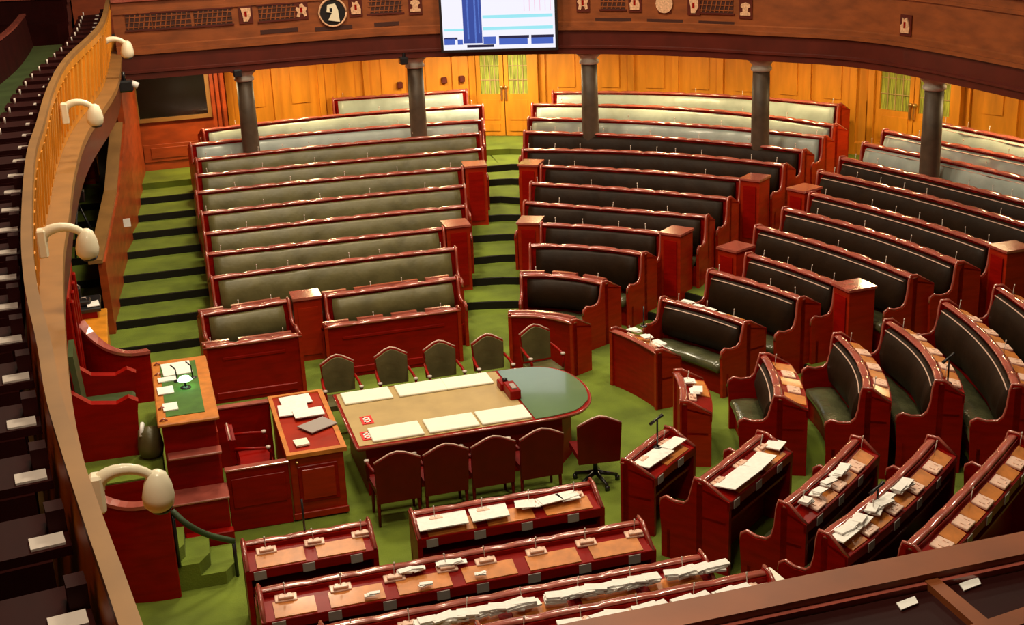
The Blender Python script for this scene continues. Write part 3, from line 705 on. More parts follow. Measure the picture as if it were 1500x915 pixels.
def wframe(px, py, z=1.17):
    x, y, zz, q = won(px, py); q = Vector(q); tg = Vector((q.y, -q.x))   # tg runs left to right seen from the room
    return lambda s, zz, u=0: Vector((x+tg.x*s+q.x*u, y+tg.y*s+q.y*u, zz))
def door(n, px, py, wd, label):
    f_ = wframe(px, py); z0 = fl(11); zt = 3.5
    f = lambda s_, z_, u_=0: f_(s_, z_, u_-.09)
    def bx(m, s0, s1, za, zb, u0, u1): m.plate([f(s0, za, u0), f(s1, za, u0), f(s1, zb, u0), f(s0, zb, u0)], f(0, 0, u1)-f(0, 0, u0))
    m = MB(); bx(m, -wd/2-.14, -wd/2, z0, zt, -.14, 0); bx(m, wd/2, wd/2+.14, z0, zt, -.14, 0); bx(m, -wd/2-.14, wd/2+.14, zt-.02, zt+.2, -.14, 0)
    d = struct(m.build('door_%d' % n, 'wall'), label)
    for s in (-1, 1):
        a, c = (-wd/2+.01, -.01) if s < 0 else (.01, wd/2-.01)
        m = MB(); bx(m, a, c, z0+.01, 2.12, -.09, -.03); bx(m, a, a+.09, 2.12, zt-.03, -.09, -.03); bx(m, c-.09, c, 2.12, zt-.03, -.09, -.03); bx(m, a, c, zt-.12, zt-.03, -.09, -.03)
        bx(m, a+.1, c-.1, z0+.12, 1.45, -.11, -.09); bx(m, a+.1, c-.1, 1.55, 2.0, -.11, -.09)
        lf = m.build('leaf', 'wall', d)
        m = MB(); bx(m, a+.09, c-.09, 2.12, zt-.12, -.045, -.035); m.build('curtain', 'curtain', lf)
        m = MB()
        for k in range(1, 4): x_ = a+.09+(c-a-.18)*k/4; bx(m, x_-.008, x_+.008, 2.12, zt-.12, -.07, -.055)
        for k in range(1, 4): z_ = 2.12+(zt-.12-2.12)*k/4; bx(m, a+.09, c-.09, z_-.008, z_+.008, -.07, -.055)
        m.build('glazing_bars', 'tabletan', lf)
        m = MB(); pz = f(s*.05, 2.28, -.13); m.lathe(pz, [(.0, -.04), (.035, -.03), (.045, 0), (.035, .03), (0, .04)], 12); m.box(tuple(pz+Vector((-.02, -.01, -.28))), tuple(pz+Vector((.02, .03, -.04)))); m.build('handle', 'brass', lf)
door(1, 745, 193, 1.28, 'central honey wood double door with leaded panes behind the aisle stairs')
door(2, 1338, 225, 1.75, 'honey wood double door with leaded panes at the right of the back wall')
for px, py, lb in ((582, 124, 'small dark red box on the back wall left of the second column'), (648, 117, 'small dark red box on the back wall just right of the second column'), (677, 115, 'small dark red box on the back wall beside the central door')):
    x, y, z, q = won(px, py); m = MB(); m.box((x-.06, y-.12, z-.07), (x+.06, y+.0, z+.07), .015); o = m.build('wall_box', 'galdark', loc=(x, y, z)); tag(o, lb, 'box')

# ------------------------------------------------------------------ gallery front : lattices, slots, plaques, display
def gfr(px, py, z=4.5):
    x, y, z, q = near_on(G, GN, px, py, z); q = Vector(q); tg = Vector((q.y, -q.x))
    return (lambda s, dz, u=0: Vector((x+tg.x*s+q.x*u, y+tg.y*s+q.y*u, z+dz))), z
def gbox(m, f, s0, s1, a, b_, u0, u1): m.plate([f(s0, a, u0), f(s1, a, u0), f(s1, b_, u0), f(s0, b_, u0)], f(0, 0, u1)-f(0, 0, u0))
for px, py, wd in ((205, 31, 34), (257, 28, 52), (311, 24, 52), (401, 17, 54), (564, 7, 50), (1060, 6, 50), (900, 1, 36)):
    f, z = gfr(px, py); sx = wd/75/2
    m = MB(); gbox(m, f, -sx, sx, -.14, .14, -.155, -.13)
    o = m.build('lattice_panel', 'lattice', GP)
    m = MB()
    for k in range(int(sx*2/.09)):
        s0 = -sx+.02+k*.09
        m.plate([f(s0, -.13, -.165), f(s0+.02, -.13, -.165), f(s0+.08, .13, -.165), f(s0+.06, .13, -.165)], f(0, 0, .01)-f(0, 0, 0))
    for k in range(3): gbox(m, f, -sx, sx, -.10+k*.09, -.085+k*.09, -.17, -.155)
    m.build('lattice_slats', 'gal', o)
    m = MB(); gbox(m, f, -sx-.03, sx+.03, .14, .17, -.17, -.14); gbox(m, f, -sx-.03, sx+.03, -.17, -.14, -.17, -.14); m.build('moulding', 'galdark', o)
for px, py in ((402, 44), (486, 40), (565, 34), (899, 28), (981, 30), (1058, 33)):
    f, z = gfr(px, py); m = MB(); gbox(m, f, -.36, .36, -.04, .04, -.15, -.135); m.build('air_slot', 'lattice', GP)
# plaques with generic relief figures
def plaque(px, py, kind, label):
    f, z = gfr(px, py); o_ = f(0, 0, -.16); t = thing('emblem_plaque', label, 'plaque', o_, 'gilt plaques along the gallery front')
    m = MB(); wd = .13
    if kind == 'round':
        pts = [f(.24*math.cos(a*PI/10), .24*math.sin(a*PI/10), -.15) for a in range(20)]; m.plate(pts, f(0, 0, -.03)-f(0, 0, 0)); m.build('disc', 'black', t)
        ri = [f(.26*math.cos(a*PI/10), .26*math.sin(a*PI/10), -.185) for a in range(21)]; MB().tube(ri, .02, 6).build('rim', 'plaque', t)
    else:
        gbox(m, f, -wd, wd, -.17, .17, -.165, -.14); m.build('board', 'galdark', t)
    S = dict(shield=[(-.09, .12), (.09, .12), (.09, -.02), (.03, -.13), (-.05, -.13), (-.06, -.02)], crown=[(-.10, -.11), (-.04, -.12), (-.02, -.05), (.03, -.06), (.05, -.12), (.10, -.10), (.08, -.02), (.11, .05), (.06, .07), (.03, .13), (-.03, .11), (-.03, .05), (-.09, .07), (-.11, .02), (-.07, -.03)],
             round=[(-.10, -.14), (.12, -.18), (.10, .05), (.05, .17), (-.10, .15), (-.12, .02), (-.02, .0)], gate=[(-.09, -.12), (.09, -.12), (.10, -.03), (.07, .06), (.03, .13), (-.02, .09), (-.07, .12), (-.06, .03), (-.10, .0)], bar=[(-.10, -.11), (.10, -.11), (.10, -.06), (.05, -.05), (.06, .02), (.10, .04), (.08, .09), (.0, .12), (-.08, .09), (-.09, .04), (-.05, .02), (-.05, -.05), (-.10, -.06)],
             dial=[(.17*math.cos(a*PI/8), .17*math.sin(a*PI/8)) for a in range(16)])[kind if kind != 'round2' else 'dial']
    m = MB(); m.plate([f(a, b_, -.20 if kind in ('round', 'dial') else -.165) for a, b_ in S], f(0, 0, -.02)-f(0, 0, 0)); fg = m.build('relief', 'cream' if kind in ('round', 'dial') else 'plaque', t)
    if kind in ('shield', 'gate', 'crown'):
        m = MB(); gbox(m, f, -.025, .02, -.04, .06, -.19, -.185); m.build('inset', 'red', fg)
    if kind in ('round', 'dial'):
        m = MB(); gbox(m, f, -.06, -.01, .02, .09, -.225, -.22); m.build('inset', 'black', fg)
plaque(354, 20, 'shield', 'gilt shield plaque on the gallery front, leftmost of the row')
plaque(441, 14, 'crown', 'gilt crown like plaque left of the round black and cream emblem')
plaque(484, 17, 'round', 'round black medallion with a cream figure on the left part of the gallery front')
plaque(523, 10, 'gate', 'gilt gate shaped plaque right of the round black medallion')
plaque(607, 7, 'bar', 'gilt barred plaque nearest the left edge of the display')
plaque(855, 3, 'crown', 'gilt plaque nearest the right edge of the display, cut by the top of the photo')
plaque(935, 3, 'gate', 'gilt plaque just left of the round cream dial')
m_ = plaque(978, 4, 'round2', 'round cream dial emblem on the right part of the gallery front')
plaque(1019, 7, 'shield', 'gilt plaque just right of the round cream dial')
plaque(1101, 12, 'bar', 'gilt plaque second to the right of the round cream dial')
plaque(1342, 36, 'gate', 'faint gilt plaque on the shaded right part of the gallery front, farthest right')
# display
fA, z = gfr(732, 66); 
t = thing('display_screen', 'large lit display with a dark blue drape, hung on the gallery front', 'screen', fA(0, 0, -.5))
def sbox(m, s0, s1, a, b_, u0=-.52, u1=-.53): gbox(m, fA, s0, s1, a, b_, u0, u1)
HW = 1.08
m = MB(); sbox(m, -HW-.05, HW+.05, -.05, 1.35, -.42, -.52); m.build('housing', 'black', t)
m = MB(); sbox(m, -HW, HW, 0, 1.3, -.52, -.525)
def em(name, c, s): return mat(name, (0, 0, 0), .5, emit=c, es=s)
pic = m.build('picture', em('screen_white', (.86, .85, .95), 1.0), t)
for nm, c, rects in (('blue_drape', (.03, .07, .35), [(-.68, -.32, .12, 1.3)]), ('drape_folds', (.10, .2, .65), [(-.60, -.57, .2, 1.3), (-.46, -.43, .12, 1.3), (-.38, -.36, .3, 1.3)]),
                     ('blue_seats', (.06, .13, .55), [(-1.06, -.85, .1, .22), (-.8, -.70, .1, .2), (-.3, -.06, .1, .24), (.0, .55, .08, .2), (.62, 1.04, .08, .2)]), ('black_tops', (.01, .01, .05), [(.0, .58, .2, .25), (.62, 1.05, .2, .25), (-1.06, -.8, .2, .24), (-.62, -.1, .04, .09)]),
                     ('cyan_lines', (.35, .85, .95), [(-.3, 1.04, .36, .42), (-.3, 1.04, .58, .64), (-1.06, -.68, .36, .40)]), ('rose_lines', (.95, .55, .75), [(.5+.1*k, .51+.1*k, .7, 1.3) for k in range(6)])):
    m = MB()
    for s0, s1, a, b_ in rects: sbox(m, s0, s1, a, b_, -.526, -.532)
    m.build(nm, em('screen_'+nm, c, .9), pic)

# ------------------------------------------------------------------ presiding dais
PR = 'red'
def xbox(name, a, b_, m, parent, bev=.012): return MB().box(a, b_, bev).build(name, m, parent)
t = thing('dais', 'raised red wood platform under the presiding chair', 'platform', (-.6, 15, 0))
xbox('platform', (-1.15, 13.95, 0), (-.16, 16.2, .85), 'red', t)
xbox('carpet_top', (-1.15, 13.95, .85), (-.16, 16.2, .87), 'carpet', t, 0)
t = thing('presiding_chair', 'large red wood armchair with green leather seat facing the central table', 'chair', (-.75, 15.1, .87))
xbox('seat', (-.98, 14.78, 1.12), (-.38, 15.52, 1.32), 'green', t, .03)
MB().plate([(-.98, 14.74, 1.2), (-.92, 14.74, 1.2), (-.98, 14.9, 2.05), (-1.04, 14.9, 2.05)], (0, .6, 0)).build('backrest', 'green', t)
for y0 in (14.60, 15.54):
    MB().plate([(-1.08, y0, .87), (-.40, y0, .87), (-.36, y0, 1.40), (-.34, y0, 1.52), (-.44, y0, 1.58), (-.58, y0, 1.52), (-.85, y0, 1.56), (-1.08, y0, 1.75)], (0, .12, 0)).build('armrest', 'red', t)
MB().plate([(-1.14, 14.6, .87), (-1.14, 15.66, .87), (-1.14, 15.66, 2.2), (-1.14, 15.13, 2.45), (-1.14, 14.6, 2.2)], (.07, 0, 0)).build('back_panel', 'red', t)
# curved screens either side of the dais
def screen(pts, zs, label):
    P, L = resample(arc3(pts), .08); Nn = normals(P); n = len(P)
    t = thing('screen_wall', label, 'screen', (P[n//2][0], P[n//2][1], 0))
    zf = [zs[0]+(zs[1]-zs[0])*(i/(n-1))+(-.12*math.sin(PI*i/(n-1))) for i in range(n)]
    m = MB(); m.sweep(P, Nn, [(0, 0), (.07, 0), (.07, 1), (0, 1)], wave=lambda i, j, u, z: (u, zf[i] if z > .5 else 0)); m.build('panel', 'red', t)
    m = MB(); m.sweep(P, Nn, [(-.03, 0), (.10, 0), (.10, .04), (-.03, .04)], wave=lambda i, j, u, z: (u, zf[i]+z)); m.build('capping', 'rail', t)
    return t
def P2(x, y, z): v = at(x, y, z); return (v.x, v.y)
screen([P2(118, 494, 1.45), P2(168, 520, 1.25), P2(220, 522, 1.15)], (1.62, 1.2), 'curved red wood screen behind the presiding chair, toward the green side stairs')
t = screen([(-1.0, 12.95), (-.56, 12.78), (-.16, 12.74)], (1.3, 1.12), 'tall curved red wood screen at lower left, beside the green steps')
m = MB().box((-.22, 12.74, 0), (-.14, 12.98, 1.1), .01).build('end_post', 'red', t)
t = thing('wood_canopy', 'upright dark red fluted panel against the left wall beside the presiding chair', 'panel', (-1.1, 17.2, 0))
b = MB(); b.box((-1.17, 16.4, 0), (-1.02, 18.1, 2.3), .02); b.build('panel', 'red', t)
for k in range(4):
    b = MB(); b.box((-1.02, 16.5+.42*k, .2), (-.98, 16.62+.42*k, 2.2), .01); b.build('rib', 'red', t)
# presiding desk
ZD = 1.5
t = thing('presiding_desk', 'tall red desk with a tan framed green top, in front of the presiding chair', 'desk', (.17, 14.85, 0))
xbox('body', (-.12, 13.98, 0), (.46, 15.84, ZD-.04), 'red', t)
xbox('top_frame', (-.16, 13.86, ZD-.04), (.50, 15.9, ZD), 'tan', t)
xbox('baize', (-.06, 14.05, ZD), (.36, 15.75, ZD+.008), 'baize', t, 0)
b = MB(); b.box((-.14, 13.62, 0), (.48, 13.98, .62), .012); b.box((-.02, 13.50, 0), (.50, 13.62, .28), .01); b.build('front_step', 'red', t)
b = MB(); b.box((-.15, 13.60, .62), (.50, 13.98, .65), .008); b.build('step_edge', 'rail', t); b = MB(); b.box((-.10, 13.8, 1.08), (.48, 13.98, 1.11), .008); b.build('step_edge', 'rail', t)
b = MB(); b.box((.46, 14.15, .25), (.475, 15.65, 1.2), .005); b.build('front_panel', 'side', t)
for i, y in enumerate((13.95, 14.3, 15.4, 15.75)):
    b = MB(); b.tube([(-.13, y, ZD), (-.09, y, ZD+.03), (-.05, y, ZD)], .012, 6); b.build('handle', 'rail', t)
def sheet(x0, y0, x1, y1, z, label, rz=0, m='white', th=.012, name='paper_sheet', group=None, cat='paper', wrl=None):
    b = MB(); cx, cy = (x0+x1)/2, (y0+y1)/2; c, s = math.cos(rz), math.sin(rz)
    P = [(cx+(x-cx)*c-(y-cy)*s, cy+(x-cx)*s+(y-cy)*c, z) for x, y in ((x0, y0), (x1, y0), (x1, y1), (x0, y1))]
    b.plate(P, (0, 0, th)); o = b.build(name, m, loc=(cx, cy, z)); return tag(o, label, cat, group)
sheet(-.04, 15.30, .30, 15.72, ZD+.01, 'largest white paper at the far end of the presiding desk', .05)
sheet(-.10, 15.12, .12, 15.26, ZD+.01, 'long narrow white paper on the presiding desk beside the largest paper', .06)
sheet(-.12, 14.72, .06, 14.95, ZD+.01, 'middle white paper at the chair side of the presiding desk', .04)
sheet(-.08, 14.2, .08, 14.42, ZD+.01, 'small white paper at the near end of the presiding desk', .03)
t = thing('desk_lamp', 'small glowing green lamp with a black stem on the presiding desk', 'lamp', (.2, 14.85, ZD))
MB().lathe((.2, 14.85, ZD), [(.06, .0), (.06, .02), (.015, .03)], 14).build('base', 'black', t)
MB().tube([(.2, 14.85, ZD+.02), (.2, 14.87, ZD+.14)], .012, 6).build('stem', 'black', t)
MB().lathe((.2, 14.87, ZD+.12), [(.02, .03), (.06, .015), (.085, -.02), (.0, -.015)], 14).build('shade', 'glow', t)
for i, (x, y) in enumerate(((.12, 15.1), (.3, 15.15))):
    t = thing('desk_microphone', ['black microphone on the presiding desk left of the green lamp', 'black microphone on the presiding desk right of the green lamp'][i], 'microphone', (x, y, ZD))
    MB().lathe((x, y, ZD), [(.045, .0), (.045, .015), (.01, .02)], 12).build('base', 'black', t)
    MB().tube([(x, y, ZD+.01), (x-.01, y, ZD+.16), (x-.06, y, ZD+.22)], .009, 6).build('stem', 'black', t)
t = thing('armrest_chair', 'small olive chair with a white cloth between the presiding chair and its desk', 'chair', (-.28, 14.6, .87))
b = MB(); b.lathe((-.27, 14.5, .9), [(.13, 0), (.15, .1), (.12, .3), (.0, .34)], 12); b.build('seat', 'leather', t)
b = MB(); b.tube([(-.36, 14.42, 1.16), (-.34, 14.48, 1.24), (-.33, 14.56, 1.26)], .025, 8); b.build('cloth', 'white', t)
# steps and handrail
b = MB()
for x1, z1 in ((.46, .15), (.20, .30), (-.05, .45), (-.26, .6)):
    b.prism([(-1.15, 12.86), (x1-.12, 12.86), (x1, 13.05), (x1+.02, 13.46), (-1.17, 13.46)], z1-.15, z1)
o = b.build('trim_11', 'carpet'); struct(o, 'green carpeted steps climbing to the dais')
t = thing('handrail', 'dark green tubular handrail running down beside the carpeted steps', 'handrail', (.2, 13.5, 0))
hp = [at(252, 748, .95), at(275, 768, .80), at(305, 783, .6), at(342, 792, .42)]
MB().tube([Vector(q) for q in catmull([tuple(h) for h in hp], 6)], .032, 10).build('rail', 'carpetdark', t)
MB().tube([hp[3], (hp[3].x, hp[3].y, 0)], .02, 8).build('post', 'black', t); MB().tube([hp[0], (hp[0].x, hp[0].y, .3)], .02, 8).build('post', 'black', t)

# pen with the carved chair, clerk desk
t = thing('clerk_pen', 'sunken red wood pen between the presiding desk and the clerk desk', 'enclosure', (.85, 14.9, 0))
b = MB(); b.box((.50, 14.0, 0), (1.20, 14.06, .76), .008); b.box((.55, 13.985, .3), (1.15, 14.0, .66), .004); b.build('front_wall', 'red', t)
b = MB(); b.box((.50, 15.78, 0), (1.20, 15.84, .80), .008); b.build('rear_wall', 'red', t)
b = MB(); b.box((.49, 13.98, .76), (1.21, 14.08, .785), .005); b.build('capping', 'rail', t); b = MB(); b.box((.49, 15.76, .80), (1.21, 15.86, .825), .005); b.build('capping', 'rail', t)
def carved_chair(loc, rz, label, back='leather', frame_m='red', h=.96, arms=True, group=None, swivel=False, backpanel=None, w=.42, low=.50):
    cx, cy = loc; c, s = math.cos(rz), math.sin(rz)
    X = lambda x, y, z: (cx+x*c-y*s, cy+x*s+y*c, z)      # +y is the way the sitter faces
    t = thing('chair', label, 'chair', (cx, cy, 0), group); hw = w/2
    b = MB(); b.plate([X(-hw, -.2, .40), X(hw, -.2, .40), X(hw+.02, .22, .40), X(-hw-.02, .22, .40)], (0, 0, .07)); b.build('seat', back, t)
    top = [(-hw, low), (hw, low), (hw+.015, h-.10), (hw*.75, h-.06), (hw*.35, h-.01), (0, h+.01), (-hw*.35, h-.01), (-hw*.75, h-.06), (-hw-.015, h-.10)]
    b = MB(); b.plate([X(x, -.20-.10*(z-.5), z) for x, z in top], Vector(X(0, -.05, 0))-Vector(X(0, 0, 0))); b.build('back_frame', frame_m if backpanel is None else backpanel, t)
    b = MB(); b.plate([X(x*.95, -.195-.10*(z-.5), .51+(max(z, .5)-.5)*.955) for x, z in top], Vector(X(0, .03, 0))-Vector(X(0, 0, 0))); b.build('back_cushion', back, t)
    b = MB(); b.tube([X(x, -.225-.10*(z-.5), z+.008) for x, z in top[2:]], .011, 6); b.build('crest_rail', 'crest', t)
    if arms:
        for q in (-1, 1):
            b = MB(); b.tube([X(q*(hw+.01), -.22, .70), X(q*(hw+.03), 0, .68), X(q*(hw+.03), .16, .66), X(q*(hw+.03), .2, .60), X(q*(hw+.02), .17, .42)], .02, 8); b.build('armrest', frame_m, t)
            b = MB(); b.lathe(X(q*(hw+.03), .17, .67), [(0, -.02), (.03, -.01), (.03, .015), (0, .02)], 10); b.build('arm_knob', 'mic', t)
    if swivel:
        b = MB(); b.tube([X(0, 0, .12), X(0, 0, .42)], .03, 8); b.build('stem', 'black', t)
        for k in range(5):
            a = 2*PI*k/5; b = MB(); b.tube([X(0, 0, .14), X(.27*math.cos(a), .27*math.sin(a), .07)], [.03, .02], 6); b.build('leg', 'black', t)
            b = MB(); b.lathe(X(.27*math.cos(a), .27*math.sin(a), .035), [(0, -.035), (.03, -.03), (.03, .02), (0, .03)], 8); b.build('castor', 'black', t)
    else:
        for sx in (-1, 1):
            for sy in (-.18, .17):
                b = MB(); b.tube([X(sx*(hw-.02), sy, .42), X(sx*(hw-.01), sy*1.1, 0)], [.024, .016], 8); b.build('leg', frame_m, t)
    return t
carved_chair((.88, 14.95), -PI/2, 'carved red wood armchair inside the sunken pen', back='red', h=.92)
t = thing('clerk_desk', 'panelled red desk with a tan bordered top and papers, left end of the central table', 'desk', (1.55, 14.9, 0))
b = MB(); b.box((1.22, 14.02, 0), (1.84, 15.82, .80), .01); b.build('body', 'side', t)
b = MB(); b.box((1.19, 13.98, .80), (1.24, 15.86, .85)); b.box((1.82, 13.98, .80), (1.88, 15.86, .85)); b.box((1.24, 13.98, .80), (1.82, 14.06, .85)); b.box((1.24, 15.80, .80), (1.82, 15.86, .85)); b.build('top_border', 'tan', t)
b = MB(); b.box((1.24, 14.06, .80), (1.82, 15.80, .835)); b.build('writing_top', 'side', t)
b = MB(); b.box((1.30, 14.0, .22), (1.76, 14.02, .68), .006); b.build('front_panel', 'red', t)
b = MB(); b.box((1.21, 13.99, .02), (1.85, 14.02, .10), .006); b.box((1.34, 13.985, .26), (1.72, 14.0, .64), .006); b.build('plinth', 'side', t)
b = MB(); b.lathe((1.3, 14.0, .74), [(0, -.02), (.02, -.01), (.02, .01), (0, .02)], 10, (0, 1, 0)); b.build('lock', 'brass', t)
sheet(1.32, 15.45, 1.70, 15.74, .85, 'white paper at the back of the clerk desk', .05)
sheet(1.26, 15.10, 1.62, 15.45, .86, 'white paper across the middle of the clerk desk, under the others', -.05)
sheet(1.42, 14.95, 1.78, 15.20, .875, 'white paper on the clerk desk with dark printed lines, topmost', .04)
sheet(1.46, 14.55, 1.84, 14.84, .86, 'grey folder lying aslant on the clerk desk', .5, 'grey', name='folder', cat='folder')
sheet(1.32, 14.18, 1.48, 14.36, .85, 'small cream notepad at the near corner of the clerk desk', .1, 'blot', .02, name='notepad', cat='notepad')

# ------------------------------------------------------------------ the central table
ZT = .75
out = [(2.02, 14.12), (4.45, 14.12), (4.78, 14.20), (5.0, 14.45), (5.11, 14.85), (5.10, 15.25), (4.98, 15.60), (4.75, 15.80), (4.4, 15.86), (2.02, 15.86)]
def smooth_out(o, n=5):
    pts = [o[0]]+[p for p in catmull(o[1:-1], n)]+[o[-1]]; return [tuple(p) for p in pts]
OT = smooth_out(out)
def inset(pts, d, c=(3.5, 14.98)):
    r = []
    for x, y in pts:
        r.append((x+(d if x < c[0]-1.2 else (-d if x > c[0]+.9 else 0)), y+(d if y < c[1] else -d) if abs(y-c[1]) > .55 else y))
    return r
t = thing('central_table', 'long table with rounded right end, tan leather top and green glass end', 'table', (3.5, 14.98, 0))
MB().prism(OT, ZT-.05, ZT-.006).build('tabletop', 'red', t)
i_ = inset(OT, .03); left = [p for p in i_ if p[0] < 4.22]
MB().prism([(2.05, 14.15), (4.17, 14.15), (4.17, 15.83), (2.05, 15.83)], ZT-.006, ZT+.002).build('leather_top', 'tabletan', t)
rg = [(4.20, 14.15)]+[p for p in i_ if p[0] > 4.22]+[(4.20, 15.83)]
MB().prism(rg, ZT-.006, ZT+.006).build('glass_top', 'glass', t)
MB().tube([(x, y, ZT-.022) for x, y in OT]+[(OT[0][0], OT[0][1], ZT-.022)], .018, 6).build('edge_moulding', 'rail', t)
MB().prism([(2.15, 14.35), (4.6, 14.35), (4.8, 14.6), (4.85, 15.4), (4.6, 15.65), (2.15, 15.65)], 0.0, ZT-.05).build('pedestal', 'red', t)
bl = MB()
bx0 = [2.12, 2.80, 3.46]
for side, y0, y1, w_ in (('near', 14.18, 14.58, .62), ('far', 15.42, 15.80, .62)):
    for i, nm in enumerate(('left', 'middle', 'right')):
        x0 = (2.22, 2.90, 3.55)[i] if side == 'near' else (2.10, 2.80, 3.42)[i]
        b = MB(); b.box((x0, y0, ZT+.002), (x0+w_, y1, ZT+.03), .008)
        o = b.build('blotter', 'blot', loc=(x0, y0, ZT)); tag(o, 'white padded blotter on the central table, %s one on the %s side' % (nm, side), 'blotter', 'white blotters on the central table')
for i, (x, y, tx) in enumerate(((2.20, 14.86, 'B'), (2.12, 14.40, 'B'))):
    t = thing('name_card', ['red card with white lettering on the table, the upper one', 'red card with white lettering on the table, the lower one by the near left blotter'][i], 'card', (x+.07, y, ZT))
    MB().box((x, y-.12, ZT+.002), (x+.14, y+.12, ZT+.012)).build('card', 'card', t)
    b = MB(); zt_ = ZT+.012
    for (a0, b0, a1, b1) in ((.03, -.08, .05, .08), (.09, -.08, .11, .08), (.03, -.08, .11, -.06), (.03, -.01, .11, .01), (.03, .06, .11, .08)): b.box((x+a0, y+b0, zt_), (x+a1, y+b1, zt_+.002))
    b.build('lettering', 'white', t)
t = thing('dispatch_box', 'small dark red double box standing where the table leather meets the glass', 'box', (4.16, 14.98, ZT))
xbox('carcass', (4.08, 14.80, ZT), (4.22, 15.14, ZT+.13), 'red', t); xbox('second_carcass', (4.05, 15.14, ZT), (4.18, 15.34, ZT+.10), 'red', t)
MB().lathe((4.13, 15.22, ZT+.10), [(.03, 0), (.035, .03), (0, .05)], 10).build('knob', 'black', t); MB().box((4.12, 14.84, ZT+.13), (4.18, 15.0, ZT+.15)).build('paper', 'grey', t)
for i, (x, lb) in enumerate(zip((2.20, 2.93, 3.60, 4.28, 5.02), ('leftmost of five', 'second from left', 'middle one of five', 'before the aisle stairs', 'against the curved front desk'))):
    carved_chair((x, 16.35+(.0 if i < 4 else .12)), PI+(.0 if i < 4 else .1), 'olive chair with arched back beyond the table, '+lb, 'leather', 'red', .98, group='olive chairs beyond the table')
for i, (x, lb) in enumerate(zip((2.36, 2.92, 3.48, 4.06), ('leftmost', 'second from left', 'third from left', 'fourth from left'))):
    carved_chair((x, 13.72), 0, 'dark red armchair on the near side of the table, %s' % lb, 'redchair', 'redchair', .92, group='red chairs on the near side of the table', w=.50, low=.30)
carved_chair((4.80, 13.72), -.12, 'red swivel chair on a black star base, rightmost near the table', 'redchair', 'redchair', .96, arms=False, swivel=True, w=.5, low=.36)

# ------------------------------------------------------------------ microphone stands
def stand(px, py, z, h, label, bar=True):
    p = at(px, py, z); t = thing('microphone_stand', label, 'microphone', p)
    MB().lathe(p, [(.05, 0), (.05, .015), (.012, .02)], 12).build('base', 'black', t)
    MB().tube([p, p+Vector((0, 0, h))], .011, 6).build('pole', 'black', t)
    if bar: MB().tube([p+Vector((-.10, -.03, h-.04)), p+Vector((0, 0, h)), p+Vector((.07, .02, h+.03))], [.02, .014, .02], 8).build('microphone', 'black', t)
stand(963, 656, .78, .36, 'black T shaped microphone on the nearest desk at the right of the table')
stand(447, 783, .80, .40, 'black microphone pole on the short desk at lower left', False)
stand(943, 478, .84, .30, 'black microphone pole on the free standing desk beyond the table end', False)
stand(1284, 752, 1.1, .28, 'black T shaped microphone in the lower right block')
stand(1388, 562, 1.2, .33, 'black T shaped microphone in the far right block')

# ------------------------------------------------------------------ papers on the desks
def papers(x0, y0, x1, y1, z, n, label, w=.22, d=.16, group=None, jit=.03, th=.025, name='paper_stack'):
    A = at(x0, y0, z); B = at(x1, y1, z)
    for i in range(n):
        c = A.lerp(B, (i+.5)/n); rz = math.atan2(B.y-A.y, B.x-A.x)+random.uniform(-.25, .25)
        ww = w*random.uniform(.8, 1.15); b = MB()
        for k in range(3):
            a2 = rz+random.uniform(-.2, .2); ca, sa = math.cos(a2), math.sin(a2); ox, oy = random.uniform(-jit, jit), random.uniform(-jit, jit)*.5
            b.plate([(c.x+ox+x*ca-y*sa, c.y+oy+x*sa+y*ca, z+th*k/3) for x, y in ((-ww/2, -d/2), (ww/2, -d/2), (ww/2, d/2), (-ww/2, d/2))], (0, 0, th/3*.9))
        o = b.build(name, 'white', loc=tuple(c)); tag(o, label, 'paper', group)
def wide(a, b_, dd, z, label, th=.012, m='white', name='paper_sheet'):
    A = at(*a, z); B = at(*b_, z); C2 = at(b_[0]+dd[0], b_[1]+dd[1], z); D2 = at(a[0]+dd[0], a[1]+dd[1], z)
    o = MB().plate([A, B, C2, D2], (0, 0, th)).build(name, m, loc=tuple(A)); tag(o, label, 'paper')
wide((608, 757), (680, 744), (7, 22), .78, 'wide white sheet on the long front desk, left one of the two')
wide((684, 743), (738, 733), (9, 22), .78, 'wide white sheet on the long front desk, right one of the two')
papers(756, 742, 850, 724, .78, 3, 'small white papers on the right half of the long front desk', group='papers on the long front desk')
def row_papers(key, k, u, f0, f1, n, label, w=.2, d=.12, th=.04, group=None, lift=.0):
    t_, pts, nr = BP[key]; zt = zr(k); m_ = len(pts)-1; dp = .34
    for i in range(n):
        f = f0+(f1-f0)*(i+.5)/n; a = int(f*m_); p, q = pts[a], nr[a]; rz = math.atan2(-q[0], q[1])
        ww = w*random.uniform(.75, 1.2); b = MB(); c = (p[0]+q[0]*u, p[1]+q[1]*u, zt-.06-.07*u/dp+.03+lift)
        for r in range(3):
            a2 = rz+random.uniform(-.3, .3); ca, sa = math.cos(a2), math.sin(a2); ox = random.uniform(-.03, .03); dd = d*random.uniform(.7, 1)
            b.plate([(c[0]+ox+x*ca-y*sa, c[1]+x*sa+y*ca, c[2]+th*r/3+random.uniform(0, .01)) for x, y in ((-ww/2, -dd/2), (ww/2, -dd/2), (ww/2, dd/2), (-ww/2, dd/2))], (0, 0, th/3*.9))
        o = b.build('paper_stack', 'white', loc=c); tag(o, label, 'paper', group)
row_papers((6, 2), 2, .09, .50, .66, 4, 'small white papers on the second bottom desk', .12, .08, .03, 'papers on the second bottom desk')
row_papers((6, 2), 2, .30, .42, .80, 3, 'white paper at the front edge of the second bottom desk', .12, .06, .02, 'papers at the edge of the second bottom desk')
row_papers((6, 3), 3, .20, .0, .80, 20, 'crumpled white papers heaped along the third bottom desk', .19, .12, .06, 'papers on the third bottom desk', .02)
